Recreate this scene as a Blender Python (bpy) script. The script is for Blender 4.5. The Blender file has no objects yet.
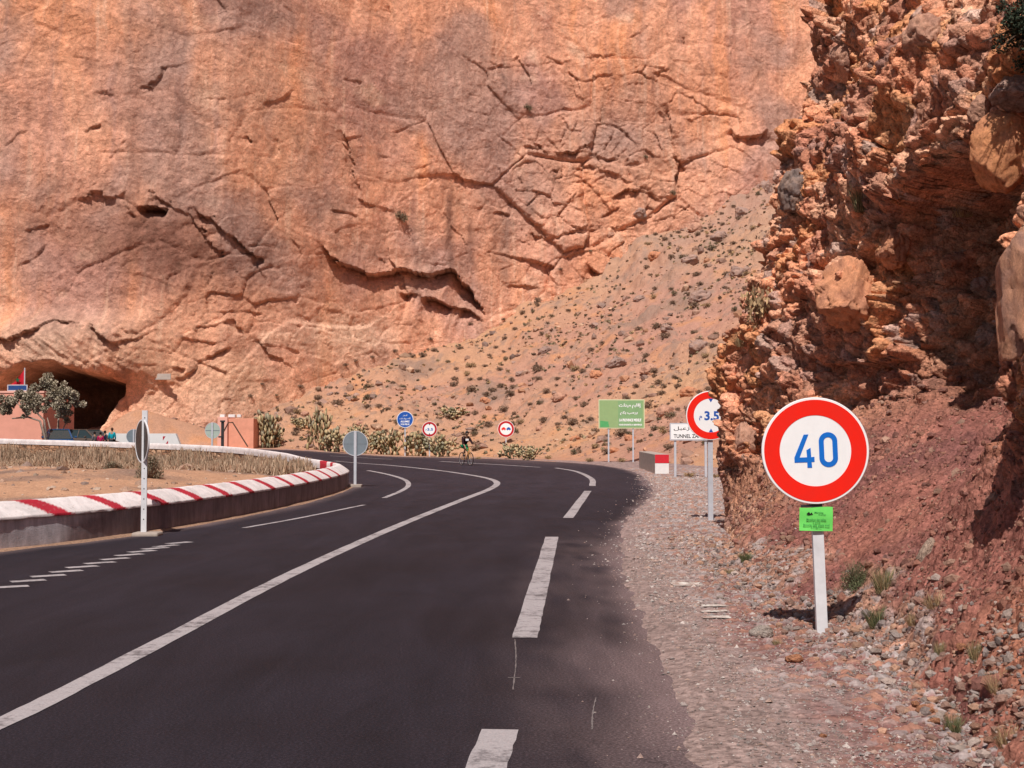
import bpy, bmesh, math, random
import numpy as np
from mathutils import Vector, Matrix
from mathutils.bvhtree import BVHTree
random.seed(7)
rng = np.random.default_rng(11)
scene = bpy.context.scene
COL = scene.collection

# ------------------------------------------------------------------ camera
F = 1300.0
PITCH = math.atan(50.0 / F)
CAM_Z = 1.6
cam_d = bpy.data.cameras.new("camera")
cam = bpy.data.objects.new("camera", cam_d)
COL.objects.link(cam)
cam.location = (0, 0, CAM_Z)
cam.rotation_euler = (math.pi / 2 + PITCH, 0, 0)
cam_d.sensor_width = 36.0
cam_d.lens = 36.0 * F / 1024.0
cam_d.clip_end = 2000.0
scene.camera = cam
CP, SP = math.cos(PITCH), math.sin(PITCH)

def ray(px, py):
    a = (px - 512.0) / F
    b = (384.0 - py) / F
    return Vector((a, CP - b * SP, SP + b * CP))

def G(px, py, z=0.0):          # point on the horizontal plane z seen at that place of the photograph
    r = ray(px, py)
    t = (z - CAM_Z) / r.z
    return Vector((0, 0, CAM_Z)) + r * t

def D(px, py, y):              # point at distance y
    r = ray(px, py)
    return Vector((0, 0, CAM_Z)) + r * (y / r.y)

# ------------------------------------------------------------------ light
SUN_AZ = math.radians(11)      # to the left of straight behind the camera
SUN_EL = math.radians(55)
sd = Vector((-math.sin(SUN_AZ) * math.cos(SUN_EL), -math.cos(SUN_AZ) * math.cos(SUN_EL), math.sin(SUN_EL)))
ld = bpy.data.lights.new("sun", 'SUN')
ld.energy = 5.0
ld.angle = math.radians(0.5)
ld.color = (1.0, 0.945, 0.87)
lo = bpy.data.objects.new("sun", ld)
COL.objects.link(lo)
lo.rotation_euler = sd.to_track_quat('Z', 'Y').to_euler()
lo.location = (-10, -20, 40)
world = bpy.data.worlds.new("World")
scene.world = world
world.use_nodes = True
wn = world.node_tree
bg = wn.nodes["Background"]
sky = wn.nodes.new("ShaderNodeTexSky")
sky.sky_type = 'NISHITA'
sky.sun_disc = False
sky.sun_elevation = SUN_EL
sky.sun_rotation = math.atan2(sd.x, sd.y)
wn.links.new(sky.outputs[0], bg.inputs[0])
bg.inputs[1].default_value = 0.055
scene.view_settings.view_transform = 'Standard'
scene.view_settings.look = 'None'
scene.view_settings.exposure = 0
scene.view_settings.gamma = 1.0

# ------------------------------------------------------------------ noise
def _h(ix, iy, iz, seed):
    h = (ix.astype(np.int64) * 374761393 + iy.astype(np.int64) * 668265263 + iz.astype(np.int64) * 2147483647 + seed * 974711) & 0xFFFFFFFF
    h = ((h ^ (h >> 13)) * 1274126177) & 0xFFFFFFFF
    h = ((h ^ (h >> 16)) * 2246822519) & 0xFFFFFFFF
    return (h ^ (h >> 15)) & 0xFFFFFFFF

def _r(h):
    return h.astype(np.float64) / 4294967295.0

def perlin(x, y, z, seed=0):
    x0 = np.floor(x); y0 = np.floor(y); z0 = np.floor(z)
    fx, fy, fz = x - x0, y - y0, z - z0
    u = fx * fx * fx * (fx * (fx * 6 - 15) + 10)
    v = fy * fy * fy * (fy * (fy * 6 - 15) + 10)
    w = fz * fz * fz * (fz * (fz * 6 - 15) + 10)
    out = 0
    for dx in (0, 1):
        for dy in (0, 1):
            for dz in (0, 1):
                h = _h(x0 + dx, y0 + dy, z0 + dz, seed)
                gx = ((h & 255) / 127.5 - 1); gy = (((h >> 8) & 255) / 127.5 - 1); gz = (((h >> 16) & 255) / 127.5 - 1)
                d = gx * (fx - dx) + gy * (fy - dy) + gz * (fz - dz)
                out = out + d * (u if dx else 1 - u) * (v if dy else 1 - v) * (w if dz else 1 - w)
    return out * 1.1

def fbm(x, y, z, oct=5, seed=0, gain=0.5):
    o = 0; a = 1.0; s = 0
    for i in range(oct):
        o = o + a * perlin(x, y, z, seed + i * 17); s += a
        x = x * 2.03; y = y * 2.03; z = z * 2.03; a *= gain
    return o / s * 1.6

def worley(x, y, z, seed=0, flat=False, facet=False):
    x0 = np.floor(x); y0 = np.floor(y); z0 = np.floor(z)
    f1 = np.full(x.shape, 9.0); f2 = np.full(x.shape, 9.0); idh = np.zeros(x.shape, dtype=np.int64)
    if facet: ox = np.zeros(x.shape); oy = np.zeros(x.shape); oz = np.zeros(x.shape)
    for dx in (-1, 0, 1):
        for dy in (-1, 0, 1):
            for dz in ((0,) if flat else (-1, 0, 1)):
                h = _h(x0 + dx, y0 + dy, z0 + dz, seed)
                h2 = _h(x0 + dx, y0 + dy, z0 + dz, seed + 91)
                px = dx + (h & 1023) / 1023.0; py = dy + ((h >> 10) & 1023) / 1023.0
                pz = 0.0 if flat else dz + ((h >> 20) & 1023) / 1023.0
                d = (x - x0 - px) ** 2 + (y - y0 - py) ** 2
                if not flat: d = d + (z - z0 - pz) ** 2
                m = d < f1
                f2 = np.where(m, f1, np.minimum(f2, d))
                f1 = np.where(m, d, f1)
                idh = np.where(m, h2, idh)
                if facet:
                    ox = np.where(m, x - x0 - px, ox); oy = np.where(m, y - y0 - py, oy); oz = np.where(m, z - z0 - pz, oz)
    if facet:
        g = lambda k: _r((idh * k) & 0xFFFFFFFF) * 2 - 1
        return np.sqrt(f1), np.sqrt(f2), idh, ox * g(7919) + oy * g(104729) + (0 if flat else oz * g(1299709))
    return np.sqrt(f1), np.sqrt(f2), idh

def sstep(a, b, x):
    t = np.clip((x - a) / (b - a), 0, 1)
    return t * t * (3 - 2 * t)

def mixc(a, b, t):
    return a * (1 - t[..., None]) + b * t[..., None]

def srgb(r, g, b):
    f = lambda c: (c / 255 / 12.92) if c / 255 <= 0.04045 else ((c / 255 + 0.055) / 1.055) ** 2.4
    return np.array([f(r), f(g), f(b)])

def polydist(x, y, pts, closed=False, reach=None):
    """unsigned distance to a polyline, the side (>0 left of its direction) and arc length of the nearest point"""
    best = np.full(x.shape, 1e9); side = np.zeros(x.shape); arc = np.zeros(x.shape); s0 = 0.0
    pts = [np.array(p[:2], float) for p in pts]
    if closed: pts = pts + [pts[0]]
    for a, b in zip(pts[:-1], pts[1:]):
        e = b - a; L = math.hypot(*e)
        if L < 1e-9: continue
        t = np.clip(((x - a[0]) * e[0] + (y - a[1]) * e[1]) / (L * L), 0, 1)
        qx = x - a[0] - t * e[0]; qy = y - a[1] - t * e[1]
        d = np.hypot(qx, qy)
        m = d < best
        best = np.where(m, d, best)
        side = np.where(m, e[0] * qy - e[1] * qx, side)
        arc = np.where(m, s0 + t * L, arc)
        s0 += L
    return best, side, arc

def inside(x, y, poly):
    r = np.zeros(x.shape, bool)
    n = len(poly)
    for i in range(n):
        x1, y1 = poly[i][0], poly[i][1]; x2, y2 = poly[(i + 1) % n][0], poly[(i + 1) % n][1]
        if y1 == y2: continue
        c = ((y1 > y) != (y2 > y)) & (x < (x2 - x1) * (y - y1) / (y2 - y1) + x1)
        r ^= c
    return r

def catmull(pts, n=8):
    P = [np.array(p, float) for p in pts]
    P = [2 * P[0] - P[1]] + P + [2 * P[-1] - P[-2]]
    out = []
    for i in range(1, len(P) - 2):
        for k in range(n):
            t = k / n
            a, b, c, d = P[i - 1], P[i], P[i + 1], P[i + 2]
            out.append(0.5 * ((2 * b) + (-a + c) * t + (2 * a - 5 * b + 4 * c - d) * t * t + (-a + 3 * b - 3 * c + d) * t ** 3))
    out.append(P[-2])
    return out

# ------------------------------------------------------------------ material helpers
class NT:
    def __init__(s, name):
        s.m = bpy.data.materials.new(name); s.m.use_nodes = True
        s.t = s.m.node_tree; s.b = s.t.nodes["Principled BSDF"]
    def n(s, typ, **kw):
        nd = s.t.nodes.new("ShaderNode" + typ)
        for k, v in kw.items():
            if k.startswith("i_"):
                key = k[2:]
                nd.inputs[int(key) if key.isdigit() else key].default_value = v
            else: setattr(nd, k, v)
        return nd
    def l(s, a, b): s.t.links.new(a, b)
    def coord(s, scale=(1, 1, 1), kind='Object'):
        c = s.n("TexCoord"); m = s.n("Mapping"); m.inputs['Scale'].default_value = scale
        s.l(c.outputs[kind], m.inputs[0]); return m.outputs[0]
    def noise(s, vec, scale, detail=6, rough=0.6, dist=0.0):
        n = s.n("TexNoise"); n.inputs['Scale'].default_value = scale; n.inputs['Detail'].default_value = detail
        n.inputs['Roughness'].default_value = rough; n.inputs['Distortion'].default_value = dist
        s.l(vec, n.inputs['Vector']); return n.outputs['Fac']
    def ramp(s, fac, stops):
        r = s.n("ValToRGB"); e = r.color_ramp.elements
        while len(e) < len(stops): e.new(0.5)
        for i, (p, c) in enumerate(stops):
            e[i].position = p; e[i].color = (c, c, c, 1) if not hasattr(c, '__len__') else (*c[:3], 1)
        s.l(fac, r.inputs[0]); return r.outputs[0]
    def mix(s, a, b, fac, mode='MIX'):
        m = s.n("Mix", data_type='RGBA', blend_type=mode)
        for v, i in ((fac, 0), (a, 6), (b, 7)):
            if hasattr(v, 'is_linked') or hasattr(v, 'links'): s.l(v, m.inputs[i])
            elif i == 0: m.inputs[0].default_value = v
            else: m.inputs[i].default_value = (*v[:3], 1)
        return m.outputs[2]
    def bump(s, h, strength=0.5, dist=0.02, prev=None):
        b = s.n("Bump"); b.inputs['Strength'].default_value = strength; b.inputs['Distance'].default_value = dist
        s.l(h, b.inputs['Height'])
        if prev is not None: s.l(prev, b.inputs['Normal'])
        return b.outputs[0]
    def math(s, op, a, b=0.0):
        m = s.n("Math", operation=op)
        for v, i in ((a, 0), (b, 1)):
            if hasattr(v, 'links'): s.l(v, m.inputs[i])
            else: m.inputs[i].default_value = v
        return m.outputs[0]
    def fin(s, col, rough=0.9, normal=None, spec=0.25, metal=0.0):
        if hasattr(col, 'links'): s.l(col, s.b.inputs['Base Color'])
        else: s.b.inputs['Base Color'].default_value = (*col[:3], 1)
        if hasattr(rough, 'links'): s.l(rough, s.b.inputs['Roughness'])
        else: s.b.inputs['Roughness'].default_value = rough
        s.b.inputs['Specular IOR Level'].default_value = spec
        s.b.inputs['Metallic'].default_value = metal
        if normal is not None: s.l(normal, s.b.inputs['Normal'])
        return s.m

def rock_mat(name, s1, s2, amount=0.35, bumpd=0.03, bstr=0.7, peb=None, pebd=0.01, pebc=0.3, rdg=None, rdga=0.3, rdgd=0.1, cr=None, cramt=0.55, gate=(0.45, 0.6)):
    """rock: colour attribute broken up by three scales of noise and fine cracks, with relief"""
    m = NT(name)
    a = m.n("VertexColor", layer_name="Col")
    v = m.coord()
    n1 = m.noise(v, s1, 9, 0.7, 0.4)
    n2 = m.noise(v, s2, 7, 0.75)
    n3 = m.noise(v, s2 * 4.2, 5, 0.8)
    c = m.mix(a.outputs[0], m.ramp(n1, [(0.28, 1 - amount), (0.5, 1.0), (0.72, 1 + amount * 0.6)]), 1.0, 'MULTIPLY')
    c = m.mix(c, m.ramp(n2, [(0.3, 1 - amount), (0.52, 1.0), (0.75, 1 + amount * 0.6)]), 1.0, 'MULTIPLY')
    c = m.mix(c, m.ramp(n3, [(0.33, 1 - amount * 1.1), (0.5, 1.0), (0.7, 1 + amount * 0.8)]), 1.0, 'MULTIPLY')
    b = m.bump(n1, bstr, bumpd * 3)
    b = m.bump(n2, bstr, bumpd, b)
    b = m.bump(n3, bstr, bumpd * 0.4, b)
    if rdg:
        for rs_, ra_ in ((rdg, 1.0), (rdg * 3.3, 0.6)):
            rn = m.n("TexNoise"); rn.noise_type = 'RIDGED_MULTIFRACTAL'; rn.inputs['Scale'].default_value = rs_; rn.inputs['Detail'].default_value = 7; rn.inputs['Roughness'].default_value = 0.55; rn.inputs['Distortion'].default_value = 0.3
            rn.normalize = True; m.l(v, rn.inputs['Vector'])
            b = m.bump(m.math('SUBTRACT', 1.0, rn.outputs['Fac']), 1.0, rdgd * ra_ / (rs_ / rdg), b)
            c = m.mix(c, m.ramp(rn.outputs['Fac'], [(0.35, 1 + rdga * 0.3 * ra_), (0.55, 1.0), (0.85, 1 - rdga * ra_)]), 1.0, 'MULTIPLY')
    if peb:
        nd = m.n("TexNoise"); nd.inputs['Scale'].default_value = peb * 1.5; nd.inputs['Detail'].default_value = 3
        m.l(v, nd.inputs['Vector'])
        vm = m.n("VectorMath", operation='MULTIPLY_ADD'); m.l(nd.outputs['Color'], vm.inputs[0]); k = 0.35 / peb; vm.inputs[1].default_value = (k, k, k); m.l(v, vm.inputs[2])
        for ps, pd, seed_ in ((peb, pebd, 0), (peb * 2.7, pebd * 0.45, 1)):
            vo = m.n("TexVoronoi"); vo.inputs['Scale'].default_value = ps; m.l(vm.outputs[0], vo.inputs['Vector'])
            sp = m.n("SeparateColor"); m.l(vo.outputs['Color'], sp.inputs[0])
            hgt = m.math('MULTIPLY', m.math('SUBTRACT', 0.75, vo.outputs['Distance']), m.math('ADD', sp.outputs[0], 0.25))
            b = m.bump(hgt, 1.0, pd * 2, b)
            c = m.mix(c, m.ramp(sp.outputs[1], [(0.0, 1 - pebc), (0.5, 1.0), (1.0, 1 + pebc * 1.3)]), 1.0, 'MULTIPLY')
            c = m.mix(c, m.ramp(vo.outputs['Distance'], [(0.35, 1.0), (0.75, 1 - pebc * 1.2)]), 1.0, 'MULTIPLY')
        kk = 1.0 / (1 - 0.55 * pebc) ** 2
        c = m.mix(c, (kk, kk, kk), 1.0, 'MULTIPLY')
    if cr:
        nd = m.n("TexNoise"); nd.inputs['Scale'].default_value = cr * 1.3; nd.inputs['Detail'].default_value = 8; nd.inputs['Roughness'].default_value = 0.7
        m.l(v, nd.inputs['Vector'])
        vm = m.n("VectorMath", operation='MULTIPLY_ADD'); m.l(nd.outputs['Color'], vm.inputs[0]); k = 1.1 / cr; vm.inputs[1].default_value = (k, k, k); m.l(v, vm.inputs[2])
        vo = m.n("TexVoronoi"); vo.feature = 'DISTANCE_TO_EDGE'; vo.inputs['Scale'].default_value = cr
        m.l(vm.outputs[0], vo.inputs['Vector'])
        k1 = m.ramp(vo.outputs['Distance'], [(0.0, 0.0), (0.02, 1.0)])
        g = m.ramp(m.noise(v, cr * 0.45, 4, 0.6), [(gate[0], 0.0), (gate[1], 1.0)])
        inv = m.math('MULTIPLY', m.math('SUBTRACT', 1.0, k1), g)
        b = m.bump(m.math('SUBTRACT', 1.0, inv), 1.0, bumpd * 2.5, b)
        c = m.mix(c, (0.10, 0.055, 0.04), m.math('MULTIPLY', inv, cramt))
    return m.fin(c, 0.95, b, 0.1)

def paint(name, rgb, rough=0.5, spec=0.3, dirt=0.15, scale=6.0, bstr=0.1, metal=0.0):
    """painted or plain surface with slight wear and unevenness"""
    m = NT(name); v = m.coord()
    n = m.noise(v, scale, 7, 0.65)
    c = m.mix(tuple(rgb), tuple(x * (1 - dirt) for x in rgb), m.ramp(n, [(0.35, 0.0), (0.7, 1.0)]))
    r = m.ramp(n, [(0.3, rough * 0.85), (0.7, min(1, rough * 1.2))])
    return m.fin(c, r, m.bump(n, bstr, 0.004), spec, metal)

# ------------------------------------------------------------------ object helpers
def link(o, parent=None):
    COL.objects.link(o)
    if parent is not None: o.parent = parent
    return o

def tag(o, label=None, cat=None, group=None, kind=None):
    if label: o["label"] = label
    if cat: o["category"] = cat
    if group: o["group"] = group
    if kind: o["kind"] = kind
    return o

def thing(name, label, cat, loc=(0, 0, 0), rz=0.0, group=None):
    o = bpy.data.objects.new(name, None)
    o.location = loc; o.rotation_euler = (0, 0, rz); o.empty_display_size = 0.2
    link(o)
    return tag(o, label, cat, group)

def np_mesh(name, V, Fq, mats, parent=None, smooth=True, col=None):
    me = bpy.data.meshes.new(name)
    V = np.asarray(V, dtype=np.float32); Fq = np.asarray(Fq, dtype=np.int32)
    k = Fq.shape[1]
    me.vertices.add(len(V)); me.vertices.foreach_set("co", V.ravel())
    me.loops.add(Fq.size); me.loops.foreach_set("vertex_index", Fq.ravel())
    me.polygons.add(len(Fq)); me.polygons.foreach_set("loop_start", np.arange(0, Fq.size, k, dtype=np.int32))
    me.polygons.foreach_set("use_smooth", np.full(len(Fq), smooth, dtype=bool))
    me.update(calc_edges=True)
    if col is not None:
        ca = me.color_attributes.new("Col", 'FLOAT_COLOR', 'POINT')
        cc = np.ones((len(V), 4), dtype=np.float32); cc[:, :3] = np.clip(col, 0, 1)
        ca.data.foreach_set("color", cc.ravel())
    for m in (mats if isinstance(mats, (list, tuple)) else [mats]): me.materials.append(m)
    o = bpy.data.objects.new(name, me)
    return link(o, parent)

def grid_faces(nr, nc):
    i = np.arange(nr - 1)[:, None] * nc + np.arange(nc - 1)[None, :]
    return np.stack([i, i + 1, i + nc + 1, i + nc], -1).reshape(-1, 4)

class MB:
    """collects shapes, builds them as one mesh"""
    def __init__(s): s.v = []; s.f = []; s.mi = []; s.cur = 0
    def add(s, vs, fs, M=None):
        o = len(s.v)
        for v in vs:
            v = Vector(v)
            s.v.append(M @ v if M is not None else v)
        for f in fs: s.f.append([i + o for i in f]); s.mi.append(s.cur)
        return s
    def box(s, c, d, M=None, bev=0.0):
        bm = bmesh.new(); bmesh.ops.create_cube(bm, size=1.0)
        for v in bm.verts: v.co = Vector((v.co.x * d[0], v.co.y * d[1], v.co.z * d[2]))
        if bev > 0: bmesh.ops.bevel(bm, geom=bm.edges[:], offset=bev, segments=2, affect='EDGES', profile=0.5)
        for v in bm.verts: v.co += Vector(c)
        s.bm(bm, M); return s
    def bm(s, bm, M=None):
        bm.verts.ensure_lookup_table(); bm.verts.index_update()
        s.add([v.co.copy() for v in bm.verts], [[v.index for v in f.verts] for f in bm.faces], M); bm.free()
    def tube(s, pts, r, n=8, caps=True):
        pts = [Vector(p) for p in pts]; rs = r if hasattr(r, '__len__') else [r] * len(pts)
        rings = []; up = None
        for i, p in enumerate(pts):
            d = (pts[min(i + 1, len(pts) - 1)] - pts[max(i - 1, 0)]).normalized()
            if up is None:
                up = Vector((0, 0, 1)) if abs(d.z) < 0.9 else Vector((1, 0, 0))
            a = d.cross(up).normalized(); b = a.cross(d).normalized(); up = b
            rings.append([p + (a * math.cos(t) + b * math.sin(t)) * rs[i] for t in [2 * math.pi * k / n for k in range(n)]])
        vs = [v for r_ in rings for v in r_]
        fs = [[i * n + k, i * n + (k + 1) % n, (i + 1) * n + (k + 1) % n, (i + 1) * n + k] for i in range(len(pts) - 1) for k in range(n)]
        if caps: fs += [list(range(n))[::-1], [(len(pts) - 1) * n + k for k in range(n)]]
        return s.add(vs, fs)
    def disc(s, r, y0, y1, n=64, bev=0.0, M=None, cx=0.0, cz=0.0):
        """disc facing -y, front at y0, back at y1"""
        prof = [(0, y0), (r - bev, y0), (r, y0 + bev), (r, y1), (0, y1)] if bev else [(0, y0), (r, y0), (r, y1), (0, y1)]
        vs = []; fs = []
        for k in range(n):
            a = 2 * math.pi * k / n
            for (q, y) in prof: vs.append((cx + q * math.cos(a), y, cz + q * math.sin(a)))
        m = len(prof)
        for k in range(n):
            for j in range(m - 1): fs.append([k * m + j, k * m + j + 1, ((k + 1) % n) * m + j + 1, ((k + 1) % n) * m + j])
        return s.add(vs, fs, M)
    def ring(s, r0, r1, y0, y1, n=72, cx=0.0, cz=0.0):
        prof = [(r0, y1), (r0, y0), (r1, y0), (r1, y1)]
        vs = []; fs = []
        for k in range(n):
            a = 2 * math.pi * k / n
            for (q, y) in prof: vs.append((cx + q * math.cos(a), y, cz + q * math.sin(a)))
        for k in range(n):
            for j in range(4): fs.append([k * 4 + j, k * 4 + (j + 1) % 4, ((k + 1) % n) * 4 + (j + 1) % 4, ((k + 1) % n) * 4 + j])
        return s.add(vs, fs)
    def flat(s, poly, y0, y1):
        """polygon of (x,z) points extruded from y1 (back) to y0 (front)"""
        n = len(poly)
        vs = [(p[0], y0, p[1]) for p in poly] + [(p[0], y1, p[1]) for p in poly]
        fs = [list(range(n)), list(range(2 * n - 1, n - 1, -1))] + [[i, (i + 1) % n, n + (i + 1) % n, n + i] for i in range(n)]
        return s.add(vs, fs)
    def build(s, name, mats, parent=None, smooth=False, fix=True):
        me = bpy.data.meshes.new(name)
        me.from_pydata([tuple(v) for v in s.v], [], s.f)
        if fix:
            bm = bmesh.new(); bm.from_mesh(me)
            bmesh.ops.remove_doubles(bm, verts=bm.verts[:], dist=1e-5)
            bmesh.ops.recalc_face_normals(bm, faces=bm.faces[:])
            bm.to_mesh(me); bm.free()
        elif len(s.mi) == len(me.polygons):
            me.polygons.foreach_set("material_index", s.mi)
        for p in me.polygons: p.use_smooth = smooth
        for m in (mats if isinstance(mats, (list, tuple)) else [mats]): me.materials.append(m)
        o = bpy.data.objects.new(name, me)
        return link(o, parent)

def smooth_by_angle(o, deg=35):
    me = o.data
    for p in me.polygons: p.use_smooth = True
    me.set_sharp_from_angle(angle=math.radians(deg))
    return o

def copy_tree(o, parent=None):
    c = o.copy(); COL.objects.link(c)
    if parent is not None: c.parent = parent
    for ch in list(o.children): copy_tree(ch, c)
    return c

# ------------------------------------------------------------------ plan of the place
def zroad(x, y):
    return 0.5 * sstep(-7.0, -18.0, x) * sstep(44.0, 74.0, y)

WALL = catmull([(-14.5, -8), (-12.6, 0), (-10.6, 8), (-9.0, 12), (-7.9, 15), (-7.06, 17.9), (-6.45, 19.4), (-5.86, 21.7), (-5.3, 25.4), (-4.92, 30.1),
                (-4.8, 35), (-4.95, 39.2), (-5.3, 41.6), (-6.0, 43.3), (-6.9, 45.2), (-8.1, 48.5), (-9.5, 52), (-11.6, 56.5), (-14.6, 60.5), (-21, 66),
                (-27.8, 70.2), (-36, 74), (-48, 78)], 8)
ROAD_R = catmull([(1.1, -40), (1.05, 0), (1.05, 6.2), (1.15, 7.8), (1.24, 10.1), (1.34, 13.3), (1.62, 17.9), (2.25, 24.2), (3.2, 30.1), (4.15, 37),
                  (4.95, 47), (5.3, 57), (4.6, 67), (2.7, 75), (-2.1, 86), (-8, 91.5), (-15, 93.5), (-30, 95), (-60, 96)], 8)
ROAD_L = [np.array((-13.5, -40.0)), np.array((-14.3, -20.0))] + WALL
def resample(P, n):
    P = np.array([p[:2] for p in P]); d = np.r_[0, np.cumsum(np.hypot(*np.diff(P, axis=0).T))]
    t = np.linspace(0, d[-1], n)
    return np.c_[np.interp(t, d, P[:, 0]), np.interp(t, d, P[:, 1])]
def thin(P, k=3): return list(P[::k]) + [P[-1]]
WALL_C = thin(WALL); ROAD_RC = thin(ROAD_R)
ROAD_POLY = [np.array((-13.5, -40.0)), np.array((-14.3, -20.0))] + [tuple(p) for p in WALL_C] + [(-60, 82)] + [tuple(p) for p in ROAD_RC[::-1]]
TOE = catmull([(7.2, 20), (8.6, 27), (9.2, 36), (9.6, 46), (9.4, 56), (8.4, 67), (6.2, 76), (1.6, 87), (-5, 94.5), (-14, 98.5), (-24, 100), (-40, 101), (-90, 101)], 3)

def clump(v, a, b): return np.clip(v, a, b)

def ground_z(x, y):
    """height of the ground sheet and helper fields"""
    x = np.asarray(x, float); y = np.asarray(y, float)
    ins = inside(x, y, ROAD_POLY)
    dr, _, _ = polydist(x, y, ROAD_POLY, True)
    sd_ = np.where(ins, dr, -dr)
    z = zroad(x, y) + 0.022 - 0.085 * sstep(-0.05, 0.55, sd_)
    fine = fbm(x * 0.9, y * 0.9, x * 0, 5, 3)
    z = z + fine * np.where(sd_ > 0.7, 0.006, np.where(x > -3, 0.034, 0.02))
    edge = sstep(0.0, 2.5, -sd_)
    # island between the two arms of the wall
    dw, sw, aw = polydist(x, y, WALL_C)
    isl = (~ins) & (sw > 0) & (x < -4.8) & (y < 80)
    islw = sstep(0.1, 1.5, dw) * isl
    mound = 0.55 * np.exp(-(((x + 12.5) / 4.5) ** 2 + ((y - 36) / 8) ** 2)) + 0.5 * np.exp(-(((x + 17.5) / 5) ** 2 + ((y - 46) / 6) ** 2)) + 0.25 * np.exp(-(((x + 9) / 3) ** 2 + ((y - 42) / 5) ** 2))
    z = z + islw * (mound - 0.12 - zroad(x, y) * 0.9 + 0.16 * fbm(x * 0.25, y * 0.25, x * 0, 5, 5) + 0.05 * fbm(x * 1.7, y * 1.7, x * 0, 4, 8))
    # scree beyond the road
    dt, st, at_ = polydist(x, y, TOE)
    Dd = np.where(st < 0, dt, 0.0)     # right of the toe line = outside
    k = np.interp(x, [-60, -36, -27, -20, -2, 13, 25, 60], [0.06, 0.10, 0.22, 0.34, 0.38, 0.49, 0.52, 0.52])
    zt = k * (np.sqrt(Dd ** 2 + 9) - 3)
    rough = sstep(0.5, 8, Dd)
    far = 1 - sstep(150, 190, y)
    w1, w2, wi = worley(x * 0.45, y * 0.45, x * 0, 21, True)
    w3, w4, wj = worley(x * 1.6, y * 1.6, x * 0, 22, True)
    zt = zt + rough * (1.2 * fbm(x * 0.10 + y * 0.02, y * 0.04, x * 0, 4, 31) + 0.75 * fbm(x * 0.3, y * 0.22, x * 0, 5, 33) + (0.6 + 0.9 * sstep(8, 22, zt)) * (_r(wi) - 0.3) * (_r(wi) > 0.76) * (1 - w1) + 0.35 * (_r(wj) > 0.6) * (0.6 - w3) * _r(wj) + 0.12 * fbm(x * 3, y * 3, x * 0, 3, 37))
    zt = zt + sstep(0.2, 2.5, Dd) * 0.5 * np.interp(x, [-20, 0, 10], [0.3, 0.6, 1.0])
    # spoil heaps below the cave
    zt = zt + 2.5 * np.exp(-(((x + 29.0) / 2.6) ** 2 + ((y - 99.5) / 2.5) ** 2)) + 1.7 * np.exp(-(((x + 25.5) / 3.2) ** 2 + ((y - 101) / 2.5) ** 2)) * sstep(96, 99, y)
    z = z + zt * far
    # the outer bank on the right of the near shoulder, hidden by the rock face, and the valley flanks
    z = z + 0.05 * np.maximum(0, -x - 60) + 0.25 * np.maximum(0, x - 60) * (y < 60)
    return z, dict(sd=sd_, isl=islw, D=Dd, rough=rough, fine=fine, wi=wi, wj=wj, w1=w1, w3=w3, dw=dw)

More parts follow.
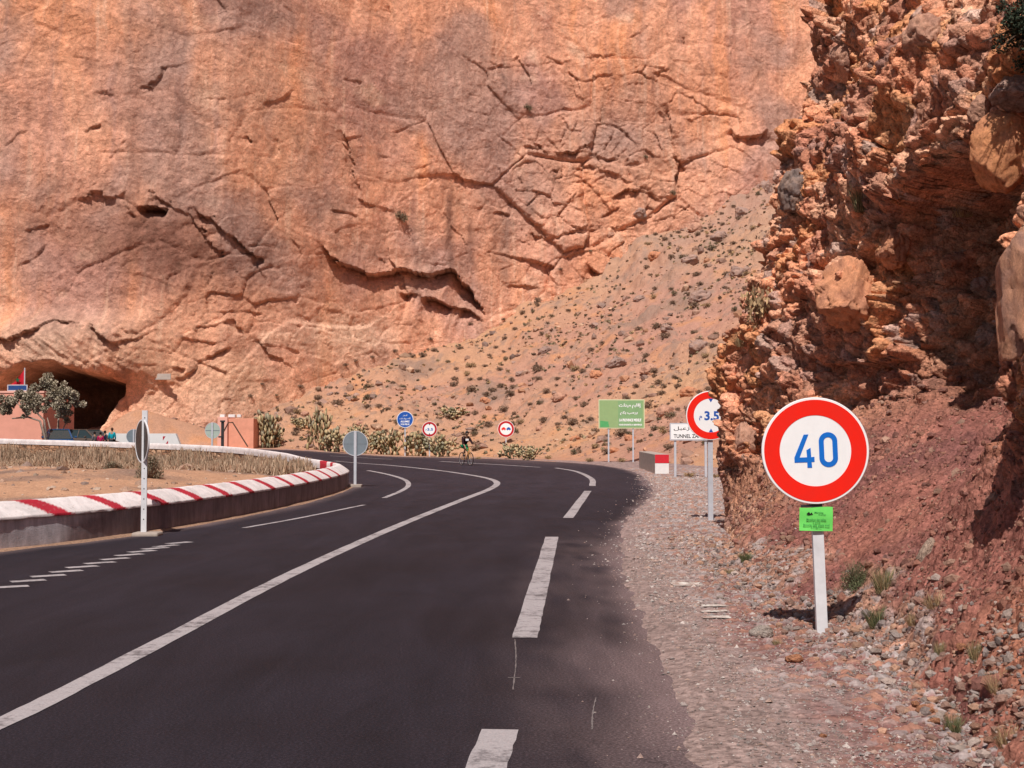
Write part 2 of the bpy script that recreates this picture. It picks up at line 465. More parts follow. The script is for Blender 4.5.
# ------------------------------------------------------------------ ground sheet
def build_ground():
    ys = [-60, -45, -32, -22, -14, -8, -4, -1, 1.0, 2.5, 3.6]
    y = 4.2
    while y < 78: ys.append(y); y += max(0.035, min(0.24, 0.00042 * y * y + 0.012))
    while y < 150: ys.append(y); y += 0.24
    ys += [152, 156, 162, 172, 190, 240, 340, 520, 900]
    s = list(np.arange(-0.43, 0.4301, 0.00105))
    e = [0.437, 0.45, 0.48, 0.53, 0.6, 0.75, 1.0, 1.5, 2.5, 5, 9]
    s = np.array([-q for q in e[::-1]] + s + e)
    ys = np.array(ys)
    scale = np.maximum(ys, 8.0)
    X = s[None, :] * scale[:, None]; Y = np.repeat(ys[:, None], len(s), 1)
    X = X + (rng.random(X.shape) - 0.5) * 0.0006 * scale[:, None]
    Z, f = ground_z(X, Y)
    # near the rock foot and on the shoulder: loose stones
    w1, w2, wi = worley(X * 9, Y * 9, X * 0, 51, True)
    w5, w6, wk = worley(X * 22, Y * 22, X * 0, 52, True)
    shoulder = (f['sd'] < 0) & (X > 0) & (Y < 60)
    foot = 2.45 + 0.05 * np.maximum(0, Y - 12)
    near = np.where(shoulder, sstep(-1.3, 0.1, X - foot + 0.5 * fbm(X * 0.5, Y * 0.5, X * 0, 3, 71)), 0)
    Z = Z + np.where(shoulder, 0.012 * (_r(wk) > 0.45) * np.maximum(0, 0.5 - w5) * 2 * _r(wk), 0) * sstep(0, 0.5, -f['sd'])
    Z = Z + near * 0.06 * (_r(wi) > 0.4) * np.maximum(0, 0.55 - w1) * 1.6 * _r(wi)
    # colours
    big = fbm(X * 0.05, Y * 0.05, X * 0, 4, 41); mid = fbm(X * 0.4, Y * 0.4, X * 0, 5, 43)
    tan = srgb(196, 152, 122); pink = srgb(184, 139, 122); orange = srgb(208, 148, 106); grey = srgb(150, 126, 114); pale = srgb(205, 172, 146)
    C = mixc(np.broadcast_to(tan, X.shape + (3,)), pink, sstep(-0.3, 0.4, big))
    C = mixc(C, orange, 0.6 * sstep(0.05, 0.45, mid))
    C = mixc(C, grey, 0.75 * sstep(0.1, 0.5, fbm(X * 0.16, Y * 0.16, X * 0, 5, 47)) * f['rough'])
    C = mixc(C, grey, 0.6 * ((_r(f['wj']) > 0.6) & (f['w3'] < 0.5) & (_r(f['wi']) > 0.5)) * f['rough'])
    up = sstep(8, 24, Z) * sstep(-5, 15, X)
    C = mixc(C, srgb(176, 146, 130), 0.5 * up)
    # island earth
    ie = mixc(np.broadcast_to(srgb(196, 152, 124), X.shape + (3,)), srgb(150, 122, 108), sstep(-0.2, 0.4, fbm(X * 0.3, Y * 0.3, X * 0, 4, 49)))
    C = mixc(C, ie, sstep(0, 0.3, f['isl']))
    # shoulder gravel
    sg = 0.8 * mixc(np.broadcast_to(srgb(172, 146, 138), X.shape + (3,)), srgb(150, 104, 96), 0.9 * sstep(0.0, 0.5, -f['sd'] - 0.5 + 1.2 * fbm(X * 0.35, Y * 0.35, X * 0, 4, 61)) * (1 - sstep(16, 26, Y)))
    sg = mixc(sg, 0.8 * srgb(168, 144, 134), 0.6 * (1 - sstep(0.1, 0.75, -f['sd'] + 0.25 * mid)) * (1 - sstep(14, 20, Y)))
    pebc = np.stack([0.42 + 0.5 * _r(wk), 0.42 + 0.5 * _r(wk), 0.42 + 0.5 * _r(wk)], -1) * 0.75
    sg = sg * (1 + 0.75 * (((_r(wk) - 0.5) * (w5 < 0.48)))[..., None])
    st = mixc(np.broadcast_to(srgb(176, 128, 104), X.shape + (3,)), srgb(176, 164, 158), sstep(0.45, 0.6, _r((wi * 7) & 0xFFFFFFFF)))
    st = st * (0.65 + 0.6 * _r(wi))[..., None]
    sg = mixc(sg, st, 0.85 * near * (w1 < 0.5) * (_r(wi) > 0.35))
    sh = ((X > 0) & (f['D'] < 0.4) & (Y < 75)) | ((f['sd'] < 0) & (f['sd'] > -1.4) & (X > -25) & (f['isl'] < 0.2))
    C = np.where(sh[..., None], sg * np.array([1.03, 1.06, 1.14]), C)
    # dirt strip along the wall foot
    C = np.where(((X < 0) & (f['sd'] > -0.3) & (Y < 45))[..., None], srgb(165, 132, 112) * (1 + 0.3 * mid[..., None]), C)
    V = np.stack([X, Y, Z], -1).reshape(-1, 3)
    o = np_mesh("ground", V, grid_faces(len(ys), len(s)), rock_mat("stony_earth", 1.4, 9.0, 0.20, 0.012, 0.5, 12.0, 0.012, 0.05), col=(C * np.array([0.86, 0.85, 0.84])).reshape(-1, 3))
    tag(o, kind="structure")
    return o

# ------------------------------------------------------------------ main cliff
def cliff_base(x):
    return np.interp(x, [-120, -60, -45, -32, -24, -12, 0, 14, 26, 45, 70, 120], [92, 99, 102, 104, 108, 122, 130, 134, 137, 143, 150, 150])
def cliff_y(x, z):
    return cliff_base(x) + 0.10 * z

def on_cliff(px, py):
    r = ray(px, py); t = 110.0
    for _ in range(30):
        p = Vector((0, 0, CAM_Z)) + r * t
        t += (float(cliff_y(p.x, p.z)) - p.y) * 0.7 / max(r.y, 0.1)
    return (p.x, p.z)

def build_cliff():
    xs = np.r_[np.array([-260, -200, -160, -130, -105, -88, -76, -68, -62, -58]), np.arange(-55, 60, 0.105), np.array([60, 63, 68, 76, 90, 115, 150, 220])]
    zs = np.r_[np.array([-4.0, -2.0]), np.arange(-1, 56, 0.11), np.array([57, 60, 65, 72, 80, 90, 104])]
    X, Z = np.meshgrid(xs, zs)
    O = X * 0
    P = lambda pts: [on_cliff(*p) for p in pts]
    wx = X + 1.4 * fbm(X * 0.12, Z * 0.12, O, 4, 101); wz = Z + 1.2 * fbm(X * 0.12, Z * 0.12, O, 4, 102)
    # how blocky: centre right is broken into slabs, upper left is smooth
    c1 = on_cliff(600, 190)
    blocky = np.exp(-(((X - c1[0]) / 15) ** 2 + ((Z - c1[1]) / 10) ** 2))
    c2 = on_cliff(300, 310)
    blocky = np.clip(0.14 + blocky * 0.95 + 0.5 * np.exp(-(((X - c2[0]) / 14) ** 2 + ((Z - c2[1]) / 8) ** 2)) + 0.25 * fbm(X * 0.07, Z * 0.07, O, 2, 103), 0.08, 1.1)
    d = 1.5 * fbm(X * 0.035, Z * 0.035, O, 3, 104) + 0.45 * fbm(wx * 0.12, wz * 0.12, O, 4, 105)
    # slabs at three scales
    for (sc, amp, sx, sz, sdn) in ((0.13, 0.85, 1.0, 1.15, 111), (0.36, 0.34, 1.0, 1.2, 112), (1.0, 0.13, 1.0, 1.2, 113), (2.6, 0.06, 1.0, 1.0, 114)):
        a, b, i, fc = worley(wx * sc * sx + 0.25 * wz * sc, wz * sc * sz - 0.2 * wx * sc, O, sdn, True, True)
        rv = _r(i)
        d = d + blocky * amp * ((rv - 0.5) * 0.7 + 0.95 * fc)
        crack = sstep(0.10, 0.0, b - a)
        d = d - crack * amp * 0.45 * blocky * (rv > 0.3)
    flute = fbm(wx * 0.55, wz * 0.05, O, 4, 121)
    d = d + 0.35 * flute * (1.1 - blocky)
    d = d + 0.13 * fbm(wx * 0.8, wz * 0.8, O, 5, 122, 0.6) * (0.4 + blocky)
    rid = 1 - np.abs(fbm(wx * 0.28 + 0.3 * wz * 0.28, wz * 0.28, O, 5, 123)) * 2.2
    d = d - 0.45 * np.clip(rid - 0.88, 0, 1) * 4 * 0.35 * blocky + 0.07 * fbm(wx * 3.2, wz * 3.2, O, 4, 128, 0.65)
    W1 = fbm(X * 0.55, Z * 0.55, O, 5, 200, 0.62) + 0.25 * (_r(worley(X * 1.1, Z * 1.4, O, 201, True)[2]) - 0.5); W2 = fbm(X * 0.55, Z * 0.55, O, 5, 300, 0.62) + 0.5 * (_r(worley(X * 0.8, Z * 1.1, O, 301, True)[2]) - 0.5)
    # ledges: rock above a line stands proud of the rock below it
    def ledge(pts, A, w, wob=0.5, up=0.25, seed=1):
        pl = P(pts); mg = w * 4.5 + 2
        c0, c1_ = np.searchsorted(xs, (min(p[0] for p in pl) - mg, max(p[0] for p in pl) + mg)); r0, r1_ = np.searchsorted(zs, (min(p[1] for p in pl) - mg, max(p[1] for p in pl) + mg))
        if c1_ - c0 < 2 or r1_ - r0 < 2: return
        S = (slice(r0, r1_), slice(c0, c1_)); x_ = X[S]; z_ = Z[S]
        a, s, arc = polydist(x_ + wob * W1[S], z_ + wob * W2[S], pl)
        L = sum(math.hypot(pl[i + 1][0] - pl[i][0], pl[i + 1][1] - pl[i][1]) for i in range(len(pl) - 1))
        tap = sstep(0, 0.18 * L, arc) * sstep(L, 0.82 * L, arc)
        if seed not in (1, 3): tap = tap * sstep(-0.35, 0.3, fbm(arc * 0.35 + seed * 9.1, arc * 0, arc * 0, 3, 900 + seed))
        below = (s < 0)
        endfade = np.exp(-np.clip(a / (4 * w), 0, 20))
        d[S] += - A * tap * np.where(below, np.exp(-a / w), 0) + up * A * tap * np.where(~below, np.exp(-a / (w * 1.2)), 0) * endfade
    ledge([(318, 238), (335, 262), (362, 272), (400, 270), (432, 274), (450, 268), (466, 285), (478, 303), (489, 318)], 2.2, 1.1, 0.5, 0.2, 1)
    ledge([(395, 290), (440, 300), (470, 312), (486, 322)], 2.2, 1.4, 0.5, 0.2, 2)
    ledge([(135, 209), (142, 206), (155, 206), (168, 209)], 2.4, 0.45, 0.1, 0.2, 3)
    ledge([(60, 205), (110, 195), (150, 190), (190, 215), (230, 270)], 0.45, 1.8, 1.0, 0.5, 4)
    ledge([(190, 200), (225, 235), (262, 262), (300, 272)], 0.9, 1.2, 0.9, 0.3, 5)
    ledge([(470, 58), (505, 66), (548, 62), (600, 55), (650, 52)], 0.2, 0.3, 0.6, 0.3, 6)
    ledge([(530, 138), (548, 152), (572, 152), (600, 140)], 0.8, 0.5, 0.4, 0.3, 7)
    ledge([(545, 170), (590, 165), (640, 185)], 0.6, 0.6, 0.6, 0.3, 8)
    ledge([(585, 262), (600, 275), (622, 262), (650, 265)], 1.4, 0.9, 0.4, 0.2, 9)
    ledge([(728, 118), (736, 136), (760, 136), (768, 128)], 1.7, 1.0, 0.2, 0.3, 10)
    ledge([(560, 80), (640, 72), (690, 95), (735, 128)], 0.28, 0.35, 0.5, 0.3, 11)
    ledge([(520, 225), (545, 240), (590, 225), (640, 228)], 0.5, 0.4, 0.6, 0.3, 12)
    ledge([(600, 205), (625, 190), (650, 192), (668, 205)], 0.8, 0.5, 0.4, 0.3, 13)
    ledge([(90, 90), (125, 100), (165, 70), (200, 60)], 0.3, 0.6, 0.7, 0.3, 14)
    ledge([(-20, 335), (20, 340), (60, 318), (100, 330), (135, 352)], 0.8, 0.8, 0.5, 0.6, 15)
    ledge([(330, 120), (350, 150), (360, 200), (400, 215)], 0.4, 0.7, 0.7, 0.3, 16)
    ledge([(670, 100), (672, 150), (690, 175)], 0.8, 0.9, 0.4, 0.3, 17)
    ledge([(180, 330), (230, 322), (262, 345), (300, 372)], 0.45, 0.8, 0.8, 0.3, 18)
    ledge([(140, 395), (180, 380), (210, 350), (240, 345)], 0.45, 0.8, 0.8, 0.3, 19)
    for i in range(95):      # short straight joints, crowded where the wall is blocky
        if i % 5 < 3: px = random.gauss(590, 90); py = random.gauss(190, 65)
        else: px = random.uniform(0, 800); py = random.uniform(-5, 390)
        l = random.uniform(10, 48); a = random.choice((0.15, -0.25, 0.7, 1.2, -0.9)) + random.uniform(-0.25, 0.25); k = random.uniform(-0.5, 0.5)
        pts = [(px, py), (px + l * 0.55 * math.cos(a), py + l * 0.55 * math.sin(a)), (px + l * 0.55 * math.cos(a) + l * 0.45 * math.cos(a + k), py + l * 0.55 * math.sin(a) + l * 0.45 * math.sin(a + k))]
        ledge(pts, random.uniform(0.15, 0.5), random.uniform(0.2, 0.5), 0.22, 0.25, 30 + i)
    # bulge of old brown rock over the cave
    cb = on_cliff(60, 350)
    bul = np.exp(-(((X - cb[0]) / 7.0) ** 4 + ((Z - cb[1]) / 2.6) ** 4))
    d = d + 3.0 * bul + 0.45 * bul * fbm((X + Z * 1.3) * 1.4, (Z - X * 0.7) * 0.35, O, 4, 131)
    # cave
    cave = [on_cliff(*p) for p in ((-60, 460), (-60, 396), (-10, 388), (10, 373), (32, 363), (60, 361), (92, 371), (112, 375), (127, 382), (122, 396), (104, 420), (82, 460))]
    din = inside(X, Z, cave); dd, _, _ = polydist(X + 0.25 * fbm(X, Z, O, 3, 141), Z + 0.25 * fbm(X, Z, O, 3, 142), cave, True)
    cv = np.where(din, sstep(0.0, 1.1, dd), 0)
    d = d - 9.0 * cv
    Y = cliff_y(X, Z) - d
    # side gullies bend the wall back at the far right
    V = np.stack([X, Y, Z], -1).reshape(-1, 3)
    # ---- colour
    base = srgb(216, 154, 124); orange = srgb(220, 146, 104); purple = srgb(176, 130, 118); pale = srgb(230, 188, 160); grey = srgb(150, 128, 120); dark = srgb(128, 88, 74)
    C = np.broadcast_to(base, X.shape + (3,)).copy()
    n1 = fbm(wx * 0.06, wz * 0.045, O, 4, 151); n2 = fbm(wx * 0.18, wz * 0.1, O, 5, 152)
    C = mixc(C, purple, 0.8 * sstep(0.0, 0.35, n1 + 0.35 * n2))
    C = mixc(C, orange, 0.7 * sstep(0.05, 0.4, -n1 + 0.4 * n2))
    st = fbm(wx * 0.9, wz * 0.045, O, 5, 153); st2 = fbm(wx * 0.33, wz * 0.03, O, 4, 154)
    C = mixc(C, purple * 0.8, 0.6 * sstep(0.12, 0.5, st) * (1.1 - blocky).clip(0, 1))
    C = mixc(C, orange * 1.05, 0.6 * sstep(0.15, 0.5, -st2))
    C = mixc(C, pale, 0.4 * sstep(0.15, 0.45, -st) * sstep(-0.2, 0.3, -n1)); st3 = fbm(X * 2.2, Z * 0.07, O, 4, 156)
    C = mixc(C, purple * 0.72, 0.32 * sstep(0.22, 0.5, st3) * sstep(-0.1, 0.3, n2) * (1.05 - blocky).clip(0, 1)); C = mixc(C, pale * 1.05, 0.4 * sstep(0.25, 0.5, -st3))
    C = mixc(C, pale, 0.55 * sstep(0.2, 0.55, fbm(wx * 0.25, wz * 0.25, O, 5, 155)))
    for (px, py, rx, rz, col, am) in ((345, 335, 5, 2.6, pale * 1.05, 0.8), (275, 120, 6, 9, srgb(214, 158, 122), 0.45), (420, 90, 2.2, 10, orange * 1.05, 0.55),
                                      (130, 225, 8, 3.5, dark * 1.1, 0.9), (235, 258, 9, 4, dark * 1.1, 0.9), (180, 240, 6, 3, dark, 0.8), (150, 90, 9, 5, srgb(160, 126, 116), 0.6), (620, 130, 6, 4, srgb(150, 124, 116), 0.6), (505, 190, 4, 7, srgb(158, 118, 104), 0.6), (590, 185, 12, 7, grey, 0.55), (60, 350, 7.5, 3.2, srgb(186, 150, 130), 0.9),  # the dark patches paint brown staining and the shade of the hollow
                                      (240, 385, 14, 4, srgb(222, 172, 136), 0.6), (480, 110, 7, 9, srgb(172, 128, 118), 0.5), (40, 120, 10, 8, purple * 1.05, 0.45), (760, 90, 6, 10, orange, 0.4),
                                      (560, 265, 5, 8, purple * 1.0, 0.4), (650, 100, 8, 5, srgb(172, 124, 106), 0.5)):
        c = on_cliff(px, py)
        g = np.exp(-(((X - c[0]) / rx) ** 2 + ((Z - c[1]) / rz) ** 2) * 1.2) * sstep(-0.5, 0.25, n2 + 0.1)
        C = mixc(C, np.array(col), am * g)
    for (px, y0, y1, w, col, am) in ((362, 60, 180, 0.7, purple * 0.75, 0.6), (450, 195, 262, 0.5, dark * 0.8, 0.7), (470, 225, 262, 0.45, dark * 0.8, 0.7), (505, 215, 300, 0.6, grey * 0.7, 0.55), (425, 120, 190, 0.8, orange * 1.1, 0.7), (297, 5, 120, 0.9, orange * 1.05, 0.6),
                                     (530, 170, 215, 0.5, grey * 0.6, 0.5), (170, 10, 90, 0.6, purple * 0.8, 0.4), (495, 225, 280, 0.4, dark, 0.6), (10, 150, 200, 2.5, purple * 0.85, 0.4)):
        a0 = on_cliff(px, y0); a1 = on_cliff(px, y1)
        g = np.exp(-((X - a0[0] + 0.4 * fbm(X * 0.3, Z * 0.3, O, 3, 160)) / w) ** 2) * sstep(a1[1] - 1.5, a1[1] + 1, Z) * sstep(a0[1] + 2, a0[1] - 1, Z) * sstep(-0.4, 0.3, st + 0.1)
        C = mixc(C, np.array(col), am * g)
    C = mixc(C, pale, 0.6 * np.exp(-((X - on_cliff(180, 380)[0]) / 9) ** 2) * sstep(9, 2, Z) * sstep(-0.5, 0.4, st2))
    C = C * (1 - 0.8 * cv[..., None])  # cave shade painted in: interior colour darkened with the recess
    C = mixc(C, srgb(166, 132, 120), 0.7 * sstep(0.0, 0.35, fbm(wx * 0.09 + 7, wz * 0.07, O, 4, 172)))
    C = mixc(C, dark * 1.15, 0.5 * sstep(0.18, 0.5, fbm(wx * 0.5, wz * 0.35, O, 5, 173, 0.65)))
    C = C * (1 + 0.30 * fbm(X * 1.5, Z * 1.5, O, 4, 171, 0.75))[..., None] * np.array([1.03, 1.06, 1.08])
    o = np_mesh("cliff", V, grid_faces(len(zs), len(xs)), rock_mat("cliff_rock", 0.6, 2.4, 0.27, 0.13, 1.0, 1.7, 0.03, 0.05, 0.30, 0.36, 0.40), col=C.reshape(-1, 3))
    tag(o, kind="structure")
    return o

# ------------------------------------------------------------------ rock face beside the near shoulder
FACE_PTS = []
def build_face():
    ts = np.r_[np.array([-40, -20, -8, -2, 1, 2.5]), np.arange(4.2, 11, 0.02), np.arange(11, 13.5, 0.028), np.arange(13.5, 22.6, 0.018), np.arange(22.6, 27.5, 0.08), np.array([28, 29, 30.5, 33, 37, 45, 60])]
    zs = np.r_[np.arange(-0.25, 5.6, 0.022), np.arange(5.6, 10.5, 0.036), np.array([10.6, 11, 12, 13.5, 16, 20, 26, 36])]
    T, Z0 = np.meshgrid(ts, zs)
    O = T * 0
    # plan: soft bank rising from the foot line to a wall that forms a bay behind a nearer buttress
    nz = 0.30 * fbm(T * 0.8, Z0 * 0.8, O, 4, 451, 0.6); nt = 0.35 * fbm(T * 0.7, Z0 * 0.7, O, 4, 452, 0.6)
    Tn = T + nt; Zn = Z0 + nz
    xf = np.interp(T, [3, 6, 8, 10, 11.5, 12.8, 14, 16, 18, 20, 21.5, 23], [2.15, 2.32, 2.55, 2.80, 2.78, 2.62, 2.56, 2.58, 2.95, 3.36, 3.52, 3.7])
    xw = np.interp(T + 0.6 * nt, [3, 7, 9, 10.8, 12.2, 14.0, 15.2, 17.0, 19.2, 21.5, 30], [2.9, 3.3, 3.72, 4.25, 4.9, 5.75, 5.75, 5.2, 4.35, 3.55, 3.8])
    zw = np.interp(T, [3, 7, 10, 14, 17, 19, 21.5], [1.0, 1.2, 1.6, 2.1, 2.2, 1.7, 0.9]) * (1 + 0.25 * fbm(T * 0.5, O, O, 3, 455))
    u = np.clip(Z0 / zw, -0.3, 1)
    X = xf + (xw - xf) * np.sign(u) * np.abs(u) ** 0.9
    lean = np.interp(Z0, [0, 3.1, 3.8, 4.6, 5.5, 7.1, 8.8, 10.5, 12, 20, 36], [0, 0.0, 0.32, 0.78, 0.95, 1.42, 1.7, 2.1, 3.0, 14, 46])
    bay = sstep(13.0, 14.5, T) * sstep(20.5, 18.5, T)
    X = X + lean * (1 - 0.8 * bay * sstep(8.5, 6.0, Z0))
    # overhang above the bay and the shaded hollow below it
    X = X + 1.25 * sstep(13.2, 14.2, Tn) * sstep(18.2, 17.0, Tn) * sstep(1.5, 2.3, Zn) * sstep(5.35, 5.0, Zn + 0.2 * (T - 15))
    X = X - 0.35 * sstep(13.2, 14.2, Tn) * sstep(18.3, 17.4, Tn) * sstep(5.2, 5.5, Zn + 0.2 * (T - 15)) * sstep(8.5, 7.0, Z0)
    X = X + 0.4 * sstep(17.6, 17.9, Tn) * sstep(19.4, 19.0, Tn) * sstep(1.7, 2.1, Zn) * sstep(2.75, 2.6, Zn)
    for (t0, t1, z0, z1, dep) in ((18.9, 19.6, 0.9, 1.8, 0.25), (20.2, 21.2, 1.0, 1.7, 0.25), (19.4, 20.2, 5.4, 6.6, 0.4), (17.6, 18.6, 5.9, 7.2, 0.45), (18.2, 19.0, 3.9, 4.5, 0.3), (20.3, 21.0, 2.4, 3.0, 0.2), (20.3, 21.2, 6.4, 7.4, 0.3), (19.3, 20.1, 3.2, 3.7, 0.25)):
        X = X + dep * sstep(t0, t0 + 0.2, Tn) * sstep(t1, t1 - 0.3, Tn) * sstep(z0, z0 + 0.3, Zn) * sstep(z1 + 0.1, z1 - 0.05, Zn)
    X = X - 0.07 * sstep(19, 21, T) * sstep(1.2, 1.8, Z0) * sstep(3.3, 2.8, Z0)
    X = X + 0.6 * np.maximum(0, T - 21.7) ** 1.5
    px_, py_, pz_ = X, T, Z0
    big = fbm(px_ * 0.3, py_ * 0.35, pz_ * 0.3, 3, 401)
    mid = fbm(px_ * 1.0, py_ * 1.0, pz_ * 1.0, 4, 402)
    wx = px_ + 0.12 * fbm(px_ * 2, py_ * 2, pz_ * 2, 3, 403); wy = py_ + 0.12 * fbm(px_ * 2, py_ * 2, pz_ * 2, 3, 404)
    wall = sstep(0.45, 1.1, Z0 / zw + 0.2 * big)
    cong = sstep(0.75, 1.25, Z0 / zw + 0.45 * big)
    d = 0.28 * big * sstep(0.1, 1.5, Z0) + 0.22 * mid * (0.3 + 0.7 * wall)
    a1, b1, i1, f1 = worley(wx * 1.5, wy * 1.5, pz_ * 1.5, 411, False, True)
    a2, b2, i2, f2 = worley(wx * 4.4, wy * 4.4, pz_ * 4.4, 412, False, True)
    a3, b3, i3, f3 = worley(wx * 11.5, wy * 11.5, pz_ * 11.5, 413, False, True)
    cell = lambda a, i, th: (_r(i) > th) * np.sqrt(np.clip(0.36 - a * a, 0, 1)) / 0.6
    d = d + 0.30 * cong * ((_r(i1) - 0.5) * 0.7 + 0.45 * f1) + 0.06 * wall * f1
    d = d + (0.095 * cong + 0.022 * wall) * (0.7 * (_r(i2) - 0.5) + 0.6 * f2 + 0.8 * cell(a2, i2, 0.45))
    d = d + (0.028 * cong + 0.010 * wall + 0.010) * (0.8 * (_r(i3) - 0.5) + 0.7 * f3 + 0.6 * cell(a3, i3, 0.4))
    d = d - cong * (0.05 * sstep(0.09, 0.0, b2 - a2) + 0.10 * sstep(0.06, 0.0, b1 - a1))
    d = d + wall * (1 - cong) * (0.075 * cell(a2, i2, 0.45) * (0.5 + _r(i2)) + 0.034 * cell(a3, i3, 0.3) * (0.5 + _r(i3)))
    # vertical flutes in the soft red bank
    fl = fbm(px_ * 0.4, py_ * 1.1, pz_ * 0.5 + py_ * 0.2, 5, 421, 0.62)
    d = d + 0.20 * fl * (1 - cong) * sstep(0.4, 1.2, Z0) + 0.10 * (1 - np.abs(fbm(px_, py_ * 2.2, pz_ * 0.6, 3, 422)) * 2) * (1 - cong) * wall
    d = d + 0.04 * fbm(px_ * 5, py_ * 5, pz_ * 5, 3, 423)
    a4, b4, i4 = worley(px_ * 8, py_ * 8, pz_ * 8, 414)
    scree = sstep(0.75, 0.35, Z0)
    d = d + scree * 0.045 * cell(a4, i4, 0.45) * _r(i4) * 1.3
    ov = 0.35 * big * cong
    bw = sstep(0.75, 1.1, Z0 / zw)
    bay_shade = sstep(13.2, 14.2, T) * sstep(18.4, 17.2, T) * sstep(1.6, 2.4, Z0) * sstep(5.4, 5.0, Z0 + 0.2 * (T - 15))  # mask that paints extra shade into the rock colour of the bay
    V = np.stack([X - d * (0.5 + 0.38 * bw), T - (0.2 + 0.25 * bw) * d, Z0 + (0.75 - 0.57 * bw) * d + ov * 0.3 * bw], -1)
    bk = (Z0 / zw < 1.15) & (Z0 > 0.1) & (T > 5) & (T < 21.5)
    FACE_PTS.append(V[bk])
    # ---- colours
    red = srgb(152, 98, 86); maroon = srgb(128, 84, 78); oran = srgb(206, 138, 104); tanr = srgb(212, 160, 130); greyr = srgb(168, 148, 140); ochre = srgb(198, 134, 84)
    C = mixc(np.broadcast_to(red, X.shape + (3,)), maroon, sstep(-0.15, 0.4, fbm(px_ * 0.8, py_ * 0.5, pz_ * 0.5, 4, 431)) * 0.9)
    C = mixc(C, srgb(172, 116, 96), 0.5 * sstep(0.0, 0.45, fbm(px_ * 0.7, py_ * 0.9, pz_ * 0.9, 4, 432)))
    up = mixc(np.broadcast_to(tanr, X.shape + (3,)), srgb(194, 130, 102), sstep(-0.3, 0.35, mid))
    cb = _r((i2 * 13) & 0xFFFFFFFF)
    up = mixc(up, oran, 0.8 * (cb > 0.72)); up = mixc(up, greyr, 0.6 * (cb < 0.16)); up = up * (0.75 + 0.45 * _r(i2))[..., None]
    cc = _r((i1 * 17) & 0xFFFFFFFF); up = mixc(up, ochre, 0.5 * (cc > 0.82)); up = mixc(up, srgb(150, 100, 86), 0.5 * (cc < 0.25))
    C = mixc(C, up, cong)
    sc = mixc(np.broadcast_to(srgb(180, 138, 116), X.shape + (3,)), srgb(172, 160, 154), (_r((i4 * 7) & 0xFFFFFFFF) > 0.6) * 1.0) * (0.7 + 0.5 * _r(i4))[..., None]
    sm = 0.7 * scree * sstep(-0.1, 0.3, fbm(px_ * 0.6, py_ * 0.6, pz_, 3, 441) + 0.35 - Z0) * (T > 8.5)
    C = mixc(C, sc, sm)
    C = mixc(C, oran * 0.85, 0.5 * sstep(8.6, 7.2, T) * sstep(0.1, 0.4, Z0))
    C = mixc(C, srgb(190, 140, 108), 0.6 * sstep(16, 19, T) * (1 - cong))
    o = np_mesh("rock_face", V.reshape(-1, 3), grid_faces(len(zs), len(ts)), rock_mat("conglomerate", 3.0, 13.0, 0.26, 0.02, 0.9, 9.0, 0.022, 0.13, 1.6, 0.16, 0.04), col=(C * (1 - 0.35 * bay_shade)[..., None] * (1 + 0.12 * cong)[..., None] * np.array([1.03, 1.05, 1.08])).reshape(-1, 3))
    tag(o, kind="structure")
    return o

ground = build_ground()
cliff = build_cliff()
face = build_face()

dgr = bpy.context.evaluated_depsgraph_get()
TERR = [BVHTree.FromObject(o, dgr) for o in (ground, cliff, face)]
def cast(o, d):
    best = None
    for b in TERR:
        r = b.ray_cast(o, d)
        if r[0] is not None and (best is None or r[3] < best[3]): best = r
    return best or (None, None, None, None)
def hit(px, py):
    r = cast(Vector((0, 0, CAM_Z)), ray(px, py).normalized())
    return r[0], r[1]
def drop(x, y, z=60.0):
    r = cast(Vector((x, y, z)), Vector((0, 0, -1)))
    return r[0] if r[0] is not None else Vector((x, y, 0))
def gz(x, y):
    return float(ground_z(np.array([x]), np.array([y]))[0][0])

# ------------------------------------------------------------------ road
def asphalt_mat():
    m = NT("asphalt"); a = m.n("VertexColor", layer_name="Col"); v = m.coord()
    n1 = m.noise(v, 0.5, 6, 0.6, 0.5); n2 = m.noise(v, 60, 4, 0.7); n3 = m.noise(m.coord((1.0, 0.16, 1)), 2.2, 6, 0.65, 1.0)
    c = m.mix(a.outputs[0], m.ramp(n1, [(0.3, 0.80), (0.7, 1.18)]), 1.0, 'MULTIPLY')
    c = m.mix(c, m.ramp(n3, [(0.35, 0.84), (0.65, 1.14)]), 1.0, 'MULTIPLY')
    c = m.mix(c, m.ramp(n2, [(0.3, 0.5), (0.5, 1.0), (0.68, 2.1)]), 1.0, 'MULTIPLY')
    vo = m.n("TexVoronoi"); vo.inputs['Scale'].default_value = 0.55; vo.feature = 'DISTANCE_TO_EDGE'
    nd = m.n("TexNoise"); nd.inputs['Scale'].default_value = 1.6; nd.inputs['Detail'].default_value = 8
    m.l(v, nd.inputs['Vector'])
    vm = m.n("VectorMath", operation='MULTIPLY_ADD'); m.l(nd.outputs['Color'], vm.inputs[0]); vm.inputs[1].default_value = (1.6, 1.6, 1.6); m.l(v, vm.inputs[2])
    m.l(vm.outputs[0], vo.inputs['Vector'])
    crack = m.ramp(vo.outputs['Distance'], [(0.0, 1.0), (0.006, 0.0)])
    gate = m.ramp(m.noise(v, 0.23, 3, 0.5), [(0.56, 0.0), (0.62, 1.0)])
    c = m.mix(c, (0.012, 0.011, 0.012), m.math('MULTIPLY', m.math('MULTIPLY', crack, gate), 0.7))
    return m.fin(c, m.ramp(n1, [(0.3, 0.78), (0.7, 0.92)]), m.bump(n2, 0.6, 0.006), 0.15)
